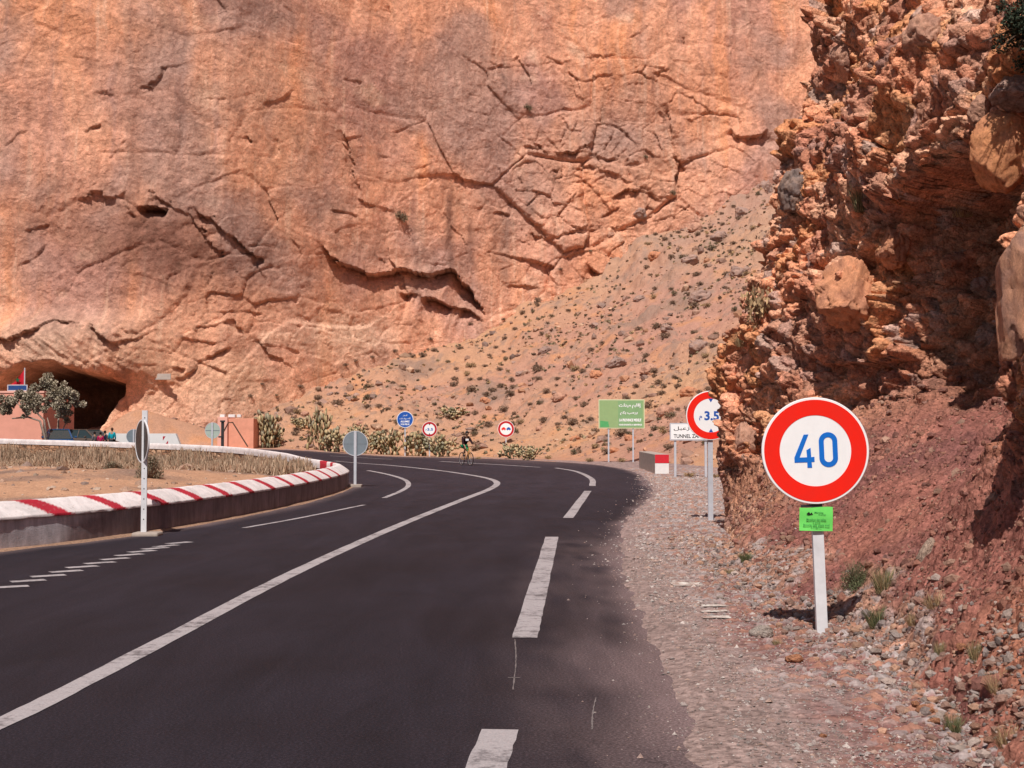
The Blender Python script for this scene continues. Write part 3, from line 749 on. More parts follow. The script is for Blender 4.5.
def build_road():
    # columns run from the inner wall to the asphalt edge, matched by nearest bearing along both curves
    nL = 420
    Rr = resample(ROAD_R, nL); Ll = resample(ROAD_L, nL)
    # match: use warped parameters so that both sides advance together
    kl = [0, 0.22, 0.40, 0.60, 0.66, 0.72, 1.0]; kr = [0, 0.22, 0.36, 0.52, 0.66, 0.82, 1.0]
    # parameter of given landmarks
    def par(P, pt):
        P = np.array([p[:2] for p in P]); dd = np.hypot(P[:, 0] - pt[0], P[:, 1] - pt[1]); i = int(dd.argmin())
        s = np.r_[0, np.cumsum(np.hypot(*np.diff(P, axis=0).T))]; return s[i] / s[-1]
    marks = [((-12.6, 0), (0.85, 0)), ((-7.06, 17.9), (1.3, 16.5)), ((-5.3, 25.4), (2.05, 24.2)), ((-4.8, 35), (3.8, 35)), ((-5.0, 39.2), (4.95, 47)), ((-6, 43.3), (4.6, 67)), ((-8.1, 48.5), (2.7, 75)),
             ((-11.6, 56.5), (-2.1, 86)), ((-21, 66), (-15, 93.5))]
    pl = [0] + [par(ROAD_L, a) for a, b in marks] + [1]; pr = [0] + [par(ROAD_R, b) for a, b in marks] + [1]
    t = np.linspace(0, len(pl) - 1, nL)
    ul = np.interp(t, range(len(pl)), pl); ur = np.interp(t, range(len(pr)), pr)
    g = np.linspace(0, 1, nL)
    L = np.c_[np.interp(ul, g, Ll[:, 0]), np.interp(ul, g, Ll[:, 1])]; R = np.c_[np.interp(ur, g, Rr[:, 0]), np.interp(ur, g, Rr[:, 1])]
    # push the right edge outwards so the ragged gravel decides where the asphalt ends
    tg = np.gradient(R, axis=0); nn = np.c_[tg[:, 1], -tg[:, 0]]; nn /= np.linalg.norm(nn, axis=1)[:, None]
    R = R + nn * 0.45
    L = L + (L - R) / np.linalg.norm(L - R, axis=1)[:, None] * 0.25
    q = np.linspace(0, 1, 110)
    X = L[:, None, 0] * (1 - q) + R[:, None, 0] * q; Y = L[:, None, 1] * (1 - q) + R[:, None, 1] * q
    Z = zroad(X, Y)
    dR, _, _ = polydist(X, Y, ROAD_RC); dW, _, _ = polydist(X, Y, WALL_C)
    n = fbm(X * 0.8, Y * 0.25, X * 0, 4, 501)
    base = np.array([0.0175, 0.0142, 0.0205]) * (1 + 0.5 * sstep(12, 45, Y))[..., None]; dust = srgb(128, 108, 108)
    C = np.broadcast_to(base, X.shape + (3,)).copy()
    C = mixc(C, base * 0.87, sstep(0.0, 0.4, fbm(X * 0.35, Y * 0.08, X * 0, 3, 502)))
    C = mixc(C, dust * 0.75, 0.46 * sstep(1.7, 0.0, dR + 0.5 * n) * sstep(-0.6, 0.3, fbm(X * 3, Y * 1.2, X * 0, 4, 505)) * sstep(24, 16, Y))
    C = mixc(C, dust, 0.6 * sstep(0.5, 0.1, dR + 0.3 * n))
    C = mixc(C, dust * 0.9, 0.55 * sstep(0.6, 0.0, dW + 0.2 * n))
    C = mixc(C, dust * 0.9, 0.25 * sstep(60, 76, Y) * sstep(6, 0, dR))
    for dt_ in (2.15, 3.75, 5.6, 7.2): C = C * (1 + 0.16 * np.exp(-((dR - dt_) / 0.32) ** 2) * (0.6 + 0.8 * n))[..., None]
    # pale scuffed wedge where vehicles cut onto the shoulder
    C = mixc(C, dust * 1.1, 0.22 * np.exp(-((X - 0.75 - 0.25 * n) / 0.35) ** 2) * sstep(12, 8, Y))
    V = np.stack([X, Y, Z], -1).reshape(-1, 3)
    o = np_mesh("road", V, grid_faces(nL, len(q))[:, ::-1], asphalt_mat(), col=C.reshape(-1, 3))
    return tag(o, kind="structure")
road = build_road()

def worn_paint():
    m = NT("worn_road_paint"); v = m.coord()
    n = m.noise(v, 9, 9, 0.75); n2 = m.noise(v, 1.2, 4, 0.6); n3 = m.noise(v, 70, 4, 0.7)
    w = m.math('ADD', m.math('MULTIPLY', n, 0.6), m.math('MULTIPLY', n2, 0.4))
    w = m.ramp(w, [(0.50, 0.0), (0.62, 1.0)])
    c = m.mix((0.37, 0.335, 0.35), (0.05, 0.042, 0.048), m.math('MULTIPLY', w, 0.9))
    c = m.mix(c, m.ramp(n3, [(0.3, 0.75), (0.7, 1.15)]), 1.0, 'MULTIPLY')
    return m.fin(c, 0.75, m.bump(n3, 0.3, 0.004), 0.3)
PAINT = worn_paint()
def strip(pts, w, name="lane_line", parent=None, lift=0.004, jag=0.005, mat=None, w2=None):
    P = catmull([np.array((p[0], p[1])) for p in pts], 14) if len(pts) > 2 else [np.array(pts[0][:2]) * (1 - k / 10) + np.array(pts[1][:2]) * k / 10 for k in range(11)]
    V = []
    for i, p in enumerate(P):
        d = P[min(i + 1, len(P) - 1)] - P[max(i - 1, 0)]; d = d / np.linalg.norm(d); n = np.array((d[1], -d[0]))
        hw = w / 2 if w2 is None else (w + (w2 - w) * i / (len(P) - 1)) / 2
        for k in (-1, -0.33, 0.33, 1):
            q = p + n * (hw * k + (random.uniform(-jag, jag) if abs(k) == 1 else 0))
            V.append((q[0], q[1], float(zroad(q[0], q[1])) + lift))
    Fq = grid_faces(len(P), 4)
    return np_mesh(name, V, Fq, mat or PAINT, parent or road, smooth=False)
def gp(px, py):
    p = G(px, py, 0.0)
    for _ in range(4): p = G(px, py, float(zroad(p.x, p.y)))
    return (p.x, p.y)
# solid line between the directions, sweeping round the bend
strip([gp(-140, 780), gp(0, 724), gp(150, 648), gp(300, 570), gp(400, 525), gp(462, 500), gp(490, 489), gp(497, 483), gp(488, 478.5), gp(465, 474.2), gp(430, 469.5), gp(380, 464.6), gp(335, 461)], 0.15, "centre_line", w2=0.26)
# broken line at the shoulder
for a in ([(478, 790), (500, 730)], [(525, 638), (535, 600), (552, 537)], [(568, 518), (588, 491)], [(592.5, 486), (591, 478.5), (576, 471.5), (556, 468)]):
    strip([gp(*p) for p in a], 0.2, "edge_line")
strip([gp(540, 467.3), gp(490, 464.2), gp(440, 461.4)], 0.22, "edge_line", w2=0.3)
strip([gp(392, 459.3), gp(360, 457.6), gp(330, 456.2)], 0.3, "edge_line")
# inner lines
strip([gp(384, 498), gp(401, 491), gp(408.5, 485), gp(404, 479.5), gp(388, 474.5), gp(368, 470.5)], 0.13, "lane_line", w2=0.2)
strip([gp(244, 528), gp(300, 518), gp(364, 505)], 0.10, "lane_line")
for (px, py, w) in ((10, 587, 30), (28, 581, 28), (48, 576, 28), (66, 571.5, 26), (82, 567, 25), (100, 563, 24), (115, 559, 22), (129, 555, 21), (142, 551.5, 20), (155, 548.5, 19), (166, 546, 18), (179, 543, 18)):
    a = gp(px - w * 0.62, py + 1.0); b = gp(px + w * 0.62, py - 1.0)
    strip([a, b], 0.17, "lane_dash", jag=0.008)
# ghost of an older line and scuffs on the shoulder
sw_ = NT("faded_white_marks"); vv = sw_.coord(); nn_ = sw_.noise(vv, 14, 6, 0.7)
SHM = sw_.fin(sw_.mix((0.62, 0.58, 0.54), (0.33, 0.23, 0.2), sw_.ramp(nn_, [(0.42, 0.0), (0.58, 1.0)])), 0.8, None, 0.2)
def shoulder_mark(px, py, wpx, dep):
    p = G(px, py); hw = wpx / 2 / F * p.y
    V = []
    for j in range(5):
        for i in range(13):
            x = p.x - hw + 2 * hw * i / 12 + random.uniform(-.012, .012); y = p.y + dep * (j / 4 - 0.5) + random.uniform(-.012, .012)
            V.append((x, y, gz(x, y) + 0.012))
    o = np_mesh("painted_mark", V, grid_faces(5, 13), SHM, None, smooth=False); tag(o, kind="structure")
for a in ((687, 586, 30, 0.34), (714, 609.5, 26, 0.22), (714.5, 616, 27, 0.13), (716, 621.5, 28, 0.14)): shoulder_mark(*a)
SC = paint("tyre_scuff", (0.20, 0.17, 0.17), 0.9, 0.1, 0.4, 20, 0.1)
for pts, w in (([(515, 640), (516, 660), (513, 690)], 0.008), ([(592, 730), (593, 712), (596, 698)], 0.008), ([(508, 678), (520, 678)], 0.02)):
    strip([gp(*p) for p in pts], w, "scuff_line", lift=0.0035, jag=0.003, mat=SC)

# ================================================================== OBJECTS
WHITE = paint("white_sign_paint", (0.88, 0.88, 0.90), 0.4, 0.4, 0.06, 8, 0.03)
RED = paint("red_sign_paint", (0.88, 0.018, 0.008), 0.4, 0.4, 0.10, 7, 0.03)
REDD = paint("darker_red_sign_paint", (0.50, 0.015, 0.022), 0.4, 0.4, 0.15, 7, 0.03)
BLUE = paint("blue_sign_paint", (0.006, 0.155, 0.62), 0.4, 0.4, 0.08, 9, 0.02)
BLUED = paint("deep_blue_paint", (0.015, 0.10, 0.45), 0.4, 0.4, 0.1, 9, 0.02)
BLACK = paint("black_paint", (0.012, 0.012, 0.014), 0.5, 0.3, 0.2, 12, 0.03)
POLE = paint("pale_galvanised_post", (0.56, 0.57, 0.63), 0.5, 0.4, 0.22, 5, 0.06, 0.1)
POLEW = paint("white_painted_post", (0.72, 0.72, 0.76), 0.5, 0.4, 0.25, 5, 0.06)
BACK = paint("grey_sign_back", (0.21, 0.25, 0.29), 0.55, 0.4, 0.2, 4, 0.04, 0.2)
BACKL = paint("pale_green_grey_sign_back", (0.40, 0.47, 0.42), 0.55, 0.4, 0.15, 4, 0.04)
GREEN = paint("green_direction_paint", (0.30, 0.44, 0.20), 0.45, 0.4, 0.10, 3, 0.02)
GREEN2 = paint("deeper_green_direction_paint", (0.10, 0.42, 0.15), 0.45, 0.4, 0.15, 8, 0.02)
GREEN3 = paint("mid_green_direction_paint", (0.24, 0.42, 0.20), 0.45, 0.4, 0.15, 3, 0.02)
PANEL = paint("bright_green_card", (0.17, 0.74, 0.14), 0.55, 0.3, 0.12, 10, 0.05)
CONC = paint("concrete", (0.40, 0.33, 0.29), 0.9, 0.2, 0.3, 6, 0.5)
STEEL = paint("dark_steel", (0.05, 0.05, 0.055), 0.5, 0.4, 0.3, 10, 0.05, 0.4)

AR = {'ا': (0xFE8D, 0xFE8E), 'إ': (0xFE87, 0xFE88), 'أ': (0xFE83, 0xFE84), 'ل': (0xFEDD, 0xFEDE, 0xFEDF, 0xFEE0), 'ق': (0xFED5, 0xFED6, 0xFED7, 0xFED8), 'ي': (0xFEF1, 0xFEF2, 0xFEF3, 0xFEF4),
      'م': (0xFEE1, 0xFEE2, 0xFEE3, 0xFEE4), 'د': (0xFEA9, 0xFEAA), 'ت': (0xFE95, 0xFE96, 0xFE97, 0xFE98), 'ر': (0xFEAD, 0xFEAE), 'ح': (0xFEA1, 0xFEA2, 0xFEA3, 0xFEA4), 'ب': (0xFE8F, 0xFE90, 0xFE91, 0xFE92),
      'ك': (0xFED9, 0xFEDA, 0xFEDB, 0xFEDC), 'ن': (0xFEE5, 0xFEE6, 0xFEE7, 0xFEE8), 'ف': (0xFED1, 0xFED2, 0xFED3, 0xFED4), 'ز': (0xFEAF, 0xFEB0), 'ع': (0xFEC9, 0xFECA, 0xFECB, 0xFECC), 'ش': (0xFEB5, 0xFEB6, 0xFEB7, 0xFEB8),
      'و': (0xFEED, 0xFEEE), 'ض': (0xFEBD, 0xFEBE, 0xFEBF, 0xFEC0), 'ء': (0xFE80,)}
def arabic(s):
    out = []
    for w in s.split(' '):
        r = []
        for i, c in enumerate(w):
            f = AR[c]
            prev = i > 0 and len(AR[w[i - 1]]) == 4; nxt = i < len(w) - 1 and len(f) == 4 and len(AR[w[i + 1]]) >= 2
            k = (3 if nxt else 1) if prev and len(f) > 1 else (2 if nxt else 0)
            r.append(chr(f[k]))
        out.append(''.join(r[::-1]))
    return ' '.join(out[::-1])

def text(s, name, cx, cz, w, h, y, mat, parent, bold=0.0, lab=None, shear=0.0):
    """flat raised lettering filling a box w x h on a panel facing -y"""
    cu = bpy.data.curves.new(name, 'FONT'); cu.body = s; cu.size = 1; cu.offset = bold; cu.resolution_u = 3; cu.extrude = 0.0; cu.shear = shear
    t = bpy.data.objects.new(name, cu); COL.objects.link(t)
    me = bpy.data.meshes.new_from_object(t.evaluated_get(bpy.context.evaluated_depsgraph_get()))
    bpy.data.objects.remove(t); bpy.data.curves.remove(cu)
    xs = [v.co.x for v in me.vertices]; ys = [v.co.y for v in me.vertices]
    if not xs: return None
    sx = w / (max(xs) - min(xs)); sy = h / (max(ys) - min(ys)); mx = (max(xs) + min(xs)) / 2; my = (max(ys) + min(ys)) / 2
    for v in me.vertices: v.co = Vector((cx + (v.co.x - mx) * sx, y, cz + (v.co.y - my) * sy))
    me.name = name; me.materials.clear(); me.materials.append(mat)
    o = bpy.data.objects.new(name, me); link(o, parent)
    if lab: o["label"] = lab
    return o

def post(parent, h, w=0.08, d=0.045, mat=None, y=0.03, x=0.0, holes=False, z0=-0.35):
    m = MB(); t = 0.006     # open channel section, back open
    m.box((x, y, (h + z0) / 2), (w, t, h - z0)); m.box((x - w / 2 + t / 2, y + d / 2 + t / 2 + 0.001, (h + z0) / 2), (t, d, h - z0)); m.box((x + w / 2 - t / 2, y + d / 2 + t / 2 + 0.001, (h + z0) / 2), (t, d, h - z0))
    m.box((x, y + d * 0.7, h + 0.002), (w, d * 1.4, 0.004))
    p = m.build("post", mat or POLE, parent)
    if holes:
        k = 0.25
        while k < h - 0.05: q = MB(); q.disc(0.009, y - 0.006, y - 0.003, 10, 0, None, x, k); k += 0.16; q.build("bolt_hole", BLACK, p)
    return p

def plate(parent, r, zc, y=0.0, front=None, x=0.0, thick=0.018, name="sign_plate", backmat=None):
    m = MB(); m.disc(r, y - thick, y, 72, 0.004, None, x, zc)
    pl = m.build(name, front or WHITE, parent, smooth=False); smooth_by_angle(pl, 30)
    b = MB(); b.disc(r * 0.985, y + 0.0005, y + 0.003, 72, 0, None, x, zc); b.build("plate_back", backmat or BACK, pl)
    return pl

# ---------------------------------------------------------------- 40 limit sign
p0 = G(823, 636)
s40 = thing("speed_limit_sign", "large round red and white speed sign reading 40 on white post with a green card", "road sign", p0, math.radians(-4))
s40.rotation_euler = (0, math.radians(-2.0), math.radians(-2))
PXM = p0.y / F       # metres per photograph pixel at the post
hc = (634 - 450) * PXM; R4 = 53.2 * PXM
post(s40, hc + 0.28, 0.086, 0.05, POLEW, 0.012)
pl = plate(s40, R4, hc, -0.004)
m = MB(); m.ring(R4 * 0.665, R4 * 0.955, -0.0245, -0.0225, 96, 0, hc); m.build("red_ring", RED, pl)
k = R4 / 340.0
m = MB(); P4 = [(345, 285), (375, 285), (313, 430), (360, 430), (358, 385), (385, 370), (387, 430), (407, 428), (407, 460), (388, 461), (390, 497), (360, 497), (360, 462), (280, 462), (280, 430)]
m.flat([((a - 415) * k, hc - (b - 390) * k) for a, b in P4], -0.0246, -0.0225); m.build("numeral", BLUE, pl, fix=True)["label"] = "blue numeral 4"
m = MB(); oc = (497 - 415) * k; oz = hc - (386 - 390) * k; n = 48; hw, hh, sw = 59 * k, 111 * k, 32 * k
def stad(hw, hh, n=48):
    out = []
    for i in range(n):
        a = 2 * math.pi * (i + 0.5) / n; s_ = 1 if math.sin(a) > 0 else -1
        out.append((oc + hw * math.cos(a), oz + s_ * (hh - hw) + hw * math.sin(a)))
    return out
A_, B_ = stad(hw, hh), stad(hw - sw, hh - sw)
vs = [(q[0], -0.0246, q[1]) for q in A_] + [(q[0], -0.0246, q[1]) for q in B_]
m.add(vs, [[i, (i + 1) % n, n + (i + 1) % n, n + i] for i in range(n)])
m.build("numeral", BLUE, pl, fix=False)["label"] = "blue numeral 0"
# green card wired to the post
cz = (634 - 518) * PXM; cw, chh = 33 * PXM / 2, 23.5 * PXM / 2; ox = -2 * PXM
m = MB(); nx_, nz_ = 12, 8; vs = []; tl = math.radians(-3)
for j in range(nz_ + 1):
    for i in range(nx_ + 1):
        u, v = (i / nx_ * 2 - 1), (j / nz_ * 2 - 1)
        lx, lz = u * cw, v * chh + (0.006 * math.sin(u * 2.2) if j == nz_ else 0)
        vs.append((ox + lx * math.cos(tl) - lz * math.sin(tl), -0.012 - 0.004 * math.cos(u * 2.5) - 0.003 * math.sin(v * 3 + u), cz + lx * math.sin(tl) + lz * math.cos(tl)))
m.add(vs, [[a + j * 13, a + 1 + j * 13, a + 14 + j * 13, a + 13 + j * 13] for j in range(nz_) for a in range(nx_)])
card = m.build("info_card", PANEL, s40, smooth=True); card["label"] = "bright green printed card below the disc"
GT = paint("dark_green_print", (0.03, 0.24, 0.06), 0.6, 0.2, 0.2, 10, 0)
def ctext(s, dx, dz, w, h):
    t = text(s, "print_line", 0, 0, w, h, 0, GT, card, 0.015)
    for v in t.data.vertices:
        lx, lz = v.co.x + dx, v.co.z + dz
        v.co = Vector((ox + lx * math.cos(tl) - lz * math.sin(tl), -0.0215, cz + lx * math.sin(tl) + lz * math.cos(tl)))
ctext("Marche", 0.02, 0.052, 0.07, 0.014); ctext("des gorges", 0.045, 0.036, 0.06, 0.012)
ctext("Marathon des sables", 0.0, -0.004, 0.155, 0.018); ctext("7 avril", 0.0, -0.026, 0.06, 0.013); ctext("Boucle des oasis sud", 0.0, -0.047, 0.205, 0.017); ctext("Tinghir", 0.0, -0.068, 0.09, 0.013)
m = MB(); m.flat([(ox - 0.075, cz + 0.045), (ox - 0.055, cz + 0.06), (ox - 0.045, cz + 0.043), (ox - 0.035, cz + 0.055), (ox - 0.025, cz + 0.038), (ox - 0.06, cz + 0.036)], -0.0215, -0.019); m.build("print_emblem", BLACK, card)
m = MB(); m.box((ox - 0.03, -0.002, cz + chh + 0.012), (0.17, 0.012, 0.022), None, 0.002); m.build("clamp_strap", STEEL, s40)

# ---------------------------------------------------------------- 3.5 m height limit sign
p1 = G(711, 522); p1 = Vector((p1.x, p1.y, gz(p1.x, p1.y)))
q = p1.y / F
s35 = thing("height_limit_sign", "round red and white height limit sign reading 3.5 partly hidden by the rock edge", "road sign", p1, math.radians(3))
zc = (522 - 417) * q; R3 = 24.6 * q
post(s35, zc + 0.3, 0.09, 0.05, POLE, 0.012)
pl = plate(s35, R3, zc, -0.004)
m = MB(); m.ring(R3 * 0.69, R3 * 0.965, -0.0245, -0.0225, 80, 0, zc); m.build("red_ring", RED, pl)
text("3.5", "numeral", 0.02, zc - 0.005, 0.27, 0.17, -0.0235, BLUED, pl, 0.035)
text(arabic("م"), "unit_letter", -0.185, zc - 0.05, 0.055, 0.085, -0.0235, BLUED, pl, 0.02)
for s_ in (1, -1):
    m = MB(); m.flat([(-0.035, zc + s_ * R3 * 0.68), (0.045, zc + s_ * R3 * 0.68), (0.005, zc + s_ * R3 * 0.53)], -0.0240, -0.0225); m.build("arrow_triangle", BLUED, pl)

# ---------------------------------------------------------------- small distant round signs
def distant_sign(name, label, px, py_base, pc, rpx, ring, face, yy=None):
    b = G(px, py_base) if yy is None else D(px, py_base, yy); b = Vector((b.x, b.y, gz(b.x, b.y))); q = b.y / F
    t = thing(name, label, "road sign", b, -math.atan2(b.x, b.y) * 0.6)
    zc = CAM_Z + (434 - pc) * q - b.z; r = rpx * q
    post(t, zc + r * 0.6, 0.09, 0.05, POLE, 0.012)
    pl = plate(t, r, zc, -0.004, face)
    if ring: m = MB(); m.ring(r * 0.70, r * 0.95, -0.0250, -0.0225, 64, 0, zc); m.build("red_ring", ring, pl)
    return t, pl, zc, r
t, pl, zc, r = distant_sign("mandatory_sign", "round blue sign with four lines of white writing by the cactus", 405, 453, 419.5, 8.3, None, WHITE, 93.5)
m = MB(); m.disc(r * 0.93, -0.0245, -0.0225, 64, 0, None, 0, zc); bl = m.build("blue_disc", BLUED, pl)
text(arabic("أشعل"), "lettering", 0, zc + r * 0.5, r * 0.55, r * 0.24, -0.0265, WHITE, bl, 0.02)
text(arabic("أضواءك"), "lettering", 0, zc + r * 0.12, r * 1.35, r * 0.26, -0.0265, WHITE, bl, 0.02)
text("ALLUMEZ", "lettering", 0, zc - r * 0.24, r * 1.1, r * 0.22, -0.0265, WHITE, bl, 0.05)
text("VOS FEUX", "lettering", 0, zc - r * 0.58, r * 1.1, r * 0.2, -0.0265, WHITE, bl, 0.05)
t, pl, zc, r = distant_sign("height_limit_sign", "small round red ringed height limit sign next to the blue sign", 429.5, 455, 429.2, 7.7, REDD, WHITE, 92.0)
text("3.5", "numeral", r * 0.08, zc - r * 0.02, r * 0.75, r * 0.34, -0.0265, BLUED, pl, 0.03)
text(arabic("م"), "unit_letter", -r * 0.45, zc - r * 0.1, r * 0.16, r * 0.22, -0.0265, BLUED, pl, 0.02)
for s_ in (1, -1):
    m = MB(); m.flat([(-r * .12, zc + s_ * r * 0.69), (r * .12, zc + s_ * r * 0.69), (0, zc + s_ * r * 0.5)], -0.0262, -0.0235); m.build("arrow_triangle", BLACK, pl)
t, pl, zc, r = distant_sign("no_overtaking_sign", "small round red ringed sign showing a red car beside a blue car", 506, 456, 429, 8.4, REDD, WHITE)
for cx_, mt, nm in ((-0.29, RED, "red car symbol"), (0.31, BLUED, "blue car symbol")):
    m = MB(); c = r * cx_; h_ = r * 0.5
    m.flat([(c - h_ * .52, zc - h_ * .18), (c - h_ * .52, zc + h_ * .12), (c - h_ * .36, zc + h_ * .18), (c - h_ * .2, zc + h_ * .42), (c + h_ * .2, zc + h_ * .42), (c + h_ * .36, zc + h_ * .18), (c + h_ * .52, zc + h_ * .12), (c + h_ * .52, zc - h_ * .18),
            (c + h_ * .38, zc - h_ * .18), (c + h_ * .38, zc - h_ * .34), (c + h_ * .2, zc - h_ * .34), (c + h_ * .2, zc - h_ * .18), (c - h_ * .2, zc - h_ * .18), (c - h_ * .2, zc - h_ * .34), (c - h_ * .38, zc - h_ * .34), (c - h_ * .38, zc - h_ * .18)], -0.0262, -0.0225)
    m.build("car_symbol", mt, pl)["label"] = nm

# signs seen from behind
def back_sign(label, base, yaw, zc, r, backmat=BACK, cross=True, h=None, pw=0.08, holes=False, pmat=None):
    t = thing("round_sign_seen_from_behind", label, "road sign", base, yaw)
    # plate on the far side of the post
    m = MB(); m.disc(r, 0.052, 0.070, 64, 0.003, None, 0, zc); pl = m.build("sign_plate", backmat, t); smooth_by_angle(pl, 30)
    m = MB(); m.ring(r * 0.955, r * 1.01, 0.047, 0.0715, 64, 0, zc); m.build("rim", pmat or POLE, pl)
    m = MB(); m.disc(r * 0.95, 0.0715, 0.074, 64, 0, None, 0, zc); m.build("front_face", WHITE, pl)
    post(t, h or zc + r * 0.98, pw, 0.04, pmat or POLE, -0.002, 0, holes)
    if cross:
        m = MB(); m.box((0, 0.049, zc), (r * 1.85, 0.006, 0.035)); m.build("cross_bar", BACK, pl)
    return t
b = G(355, 487); b.z = zroad(b.x, b.y); q = b.y / F
back_sign("round grey sign back on post beside the rounded tip of the barrier", b, math.radians(4), (487 - 443.5) * q, 12.4 * q)
m = MB(); m.box((b.x, b.y, b.z + 0.03), (0.42, 0.36, 0.10), None, 0.02); o = m.build("post_footing", CONC); tag(o, "low concrete footing under the grey sign post near the barrier tip", "footing")
yb = 66.0; b = D(212, 445, yb); b.z = gz(b.x, b.y); q = yb / F
back_sign("round pale grey sign back beyond the far wall by the pink kiosk", b, math.radians(-10), CAM_Z + (434 - 430.5) * q - b.z, 8.0 * q, BACKL, pw=0.09)
yb = 74.0; b = D(133.5, 445, yb); b.z = gz(b.x, b.y); q = yb / F
back_sign("round grey sign back half hidden behind the tall white post", b, math.radians(8), CAM_Z + (434 - 436.5) * q - b.z, 7.3 * q)
b = G(143.5, 535.5); b.z = gz(b.x, b.y) + 0.03; q = b.y / F
t = back_sign("tall white post with round sign turned nearly edge on before the striped barrier", b, math.radians(8), (535.5 - 440) * q - 0.03, 21.5 * q, STEEL, False, (535.5 - 411.5) * q, 0.085, True, POLEW)  # dark plate material paints in the shade on the sign's back
for ch in t.children:
    if ch.name.startswith("sign_plate"):
        ch.rotation_euler = (0, 0, math.radians(-65)); ch.location = (-0.10, 0.06, 0)
m = MB(); m.box((b.x + 0.06, b.y, b.z - 0.02), (0.42, 0.34, 0.14), Matrix.Identity(4), 0.03)
tag(m.build("post_footing", CONC), "yellowish concrete footing under the tall white post at the barrier", "footing")

# ---------------------------------------------------------------- green province sign
def two_post_sign(name, label, pxl, pxr, pyt, pyb, posts, pyg, panel_mat, frame_mat, rot=0.0):
    ys_ = [G(p, g).y for p, g in zip(posts, pyg)]; y = sum(ys_) / 2; q = y / F
    cx = D((pxl + pxr) / 2, 400, y).x; g = gz(cx, y)
    t = thing(name, label, "road sign", (cx, y, g), rot)
    w = (pxr - pxl) * q / math.cos(rot); zt = CAM_Z + (434 - pyt) * q - g; zb = CAM_Z + (434 - pyb) * q - g
    for p in posts:
        xx = (p - (pxl + pxr) / 2) * q / math.cos(rot)
        m = MB(); m.box((xx, 0.03, (zt - 0.06 - 0.4) / 2), (0.085, 0.05, zt - 0.06 + 0.4), None, 0.004); m.build("post", POLE, t)
    m = MB(); m.box((0, -0.015, (zt + zb) / 2), (w, 0.03, zt - zb), None, 0.004); pn = m.build("sign_panel", frame_mat, t)
    m = MB(); m.box((0, -0.0325, (zt + zb) / 2), (w - 0.09, 0.004, zt - zb - 0.09)); f = m.build("panel_face", panel_mat, pn)
    return t, f, w, zb, zt
CREAM = paint("cream_border", (0.66, 0.68, 0.45), 0.5, 0.3, 0.1, 8, 0.02)
t, f, w, zb, zt = two_post_sign("province_sign", "green rectangular sign with white Arabic and Latin lines on two posts", 598.5, 644.5, 399.5, 428.5, (608.5, 633), (463.5, 461.5), GREEN, CREAM, 0.0)
H = zt - zb
m = MB(); m.box((w * 0.19, -0.0360, (zt + zb) / 2), (w * 0.53, 0.002, H * 0.90)); m.build("text_field", GREEN3, f)
m = MB(); m.flat([(-w * 0.465, zb + H * 0.05), (-w * 0.27, zb + H * 0.05), (-w * 0.29, zb + H * 0.24), (-w * 0.465, zb + H * 0.27)], -0.0365, -0.0345); m.build("corner_patch", GREEN2, f)
text(arabic("إقليم ميدلت"), "lettering", w * 0.19, zb + H * 0.78, w * 0.50, H * 0.17, -0.0385, WHITE, f, 0.04)
text(arabic("يرحب بكم"), "lettering", w * 0.16, zb + H * 0.53, w * 0.38, H * 0.14, -0.0385, WHITE, f, 0.04)
text("LA PROVINCE MIDELT", "lettering", w * 0.19, zb + H * 0.29, w * 0.48, H * 0.10, -0.0385, WHITE, f, 0.05)
text("VOUS SOUHAITE LA BIENVENUE", "lettering", w * 0.19, zb + H * 0.13, w * 0.50, H * 0.055, -0.0385, WHITE, f, 0.05)
# ---------------------------------------------------------------- white tunnel sign
t, f, w, zb, zt = two_post_sign("tunnel_name_sign", "white rectangular sign reading TUNNEL ZA behind the 3.5 height sign", 669.5, 713, 423, 440.5, (675, 705.5), (476, 480), WHITE, POLE, 0.0)
H = zt - zb
text(arabic("نفق زعبل"), "lettering", -w * 0.05, zb + H * 0.67, w * 0.72, H * 0.26, -0.0365, BLACK, f, 0.01)
text("TUNNEL ZAABAL", "lettering", -w * 0.01, zb + H * 0.25, w * 0.80, H * 0.22, -0.0365, BLACK, f, 0.02)

# ---------------------------------------------------------------- culvert parapet with red and white end
a = G(662, 474.5); c = G(641, 467)
ang = math.atan2(c.y - a.y, c.x - a.x) - math.pi / 2
t = thing("culvert_parapet", "low grey concrete parapet with a red over white painted end by the shoulder", "parapet", (a.x, a.y, gz(a.x, a.y)), ang)
q = a.y / F; W_ = 14 * q; H_ = 19.5 * q; L_ = 9.0
m = MB(); m.box((0, L_ / 2, H_ / 2 - 0.15), (W_, L_, H_ + 0.3), None, 0.02); m.build("concrete_body", paint("pale_concrete", (0.42, 0.36, 0.33), 0.9, 0.2, 0.25, 4, 0.4), t)
m = MB(); m.box((0, -0.009, H_ * 0.77), (W_ - 0.01, 0.012, H_ * 0.44)); m.build("red_band", paint("red_road_paint", (0.62, 0.02, 0.035), 0.6, 0.3, 0.15, 8, 0.1), t)
m = MB(); m.box((0, -0.009, H_ * 0.27), (W_ - 0.01, 0.012, H_ * 0.53)); m.build("white_band", paint("white_road_paint", (0.76, 0.74, 0.74), 0.6, 0.3, 0.12, 8, 0.1), t)

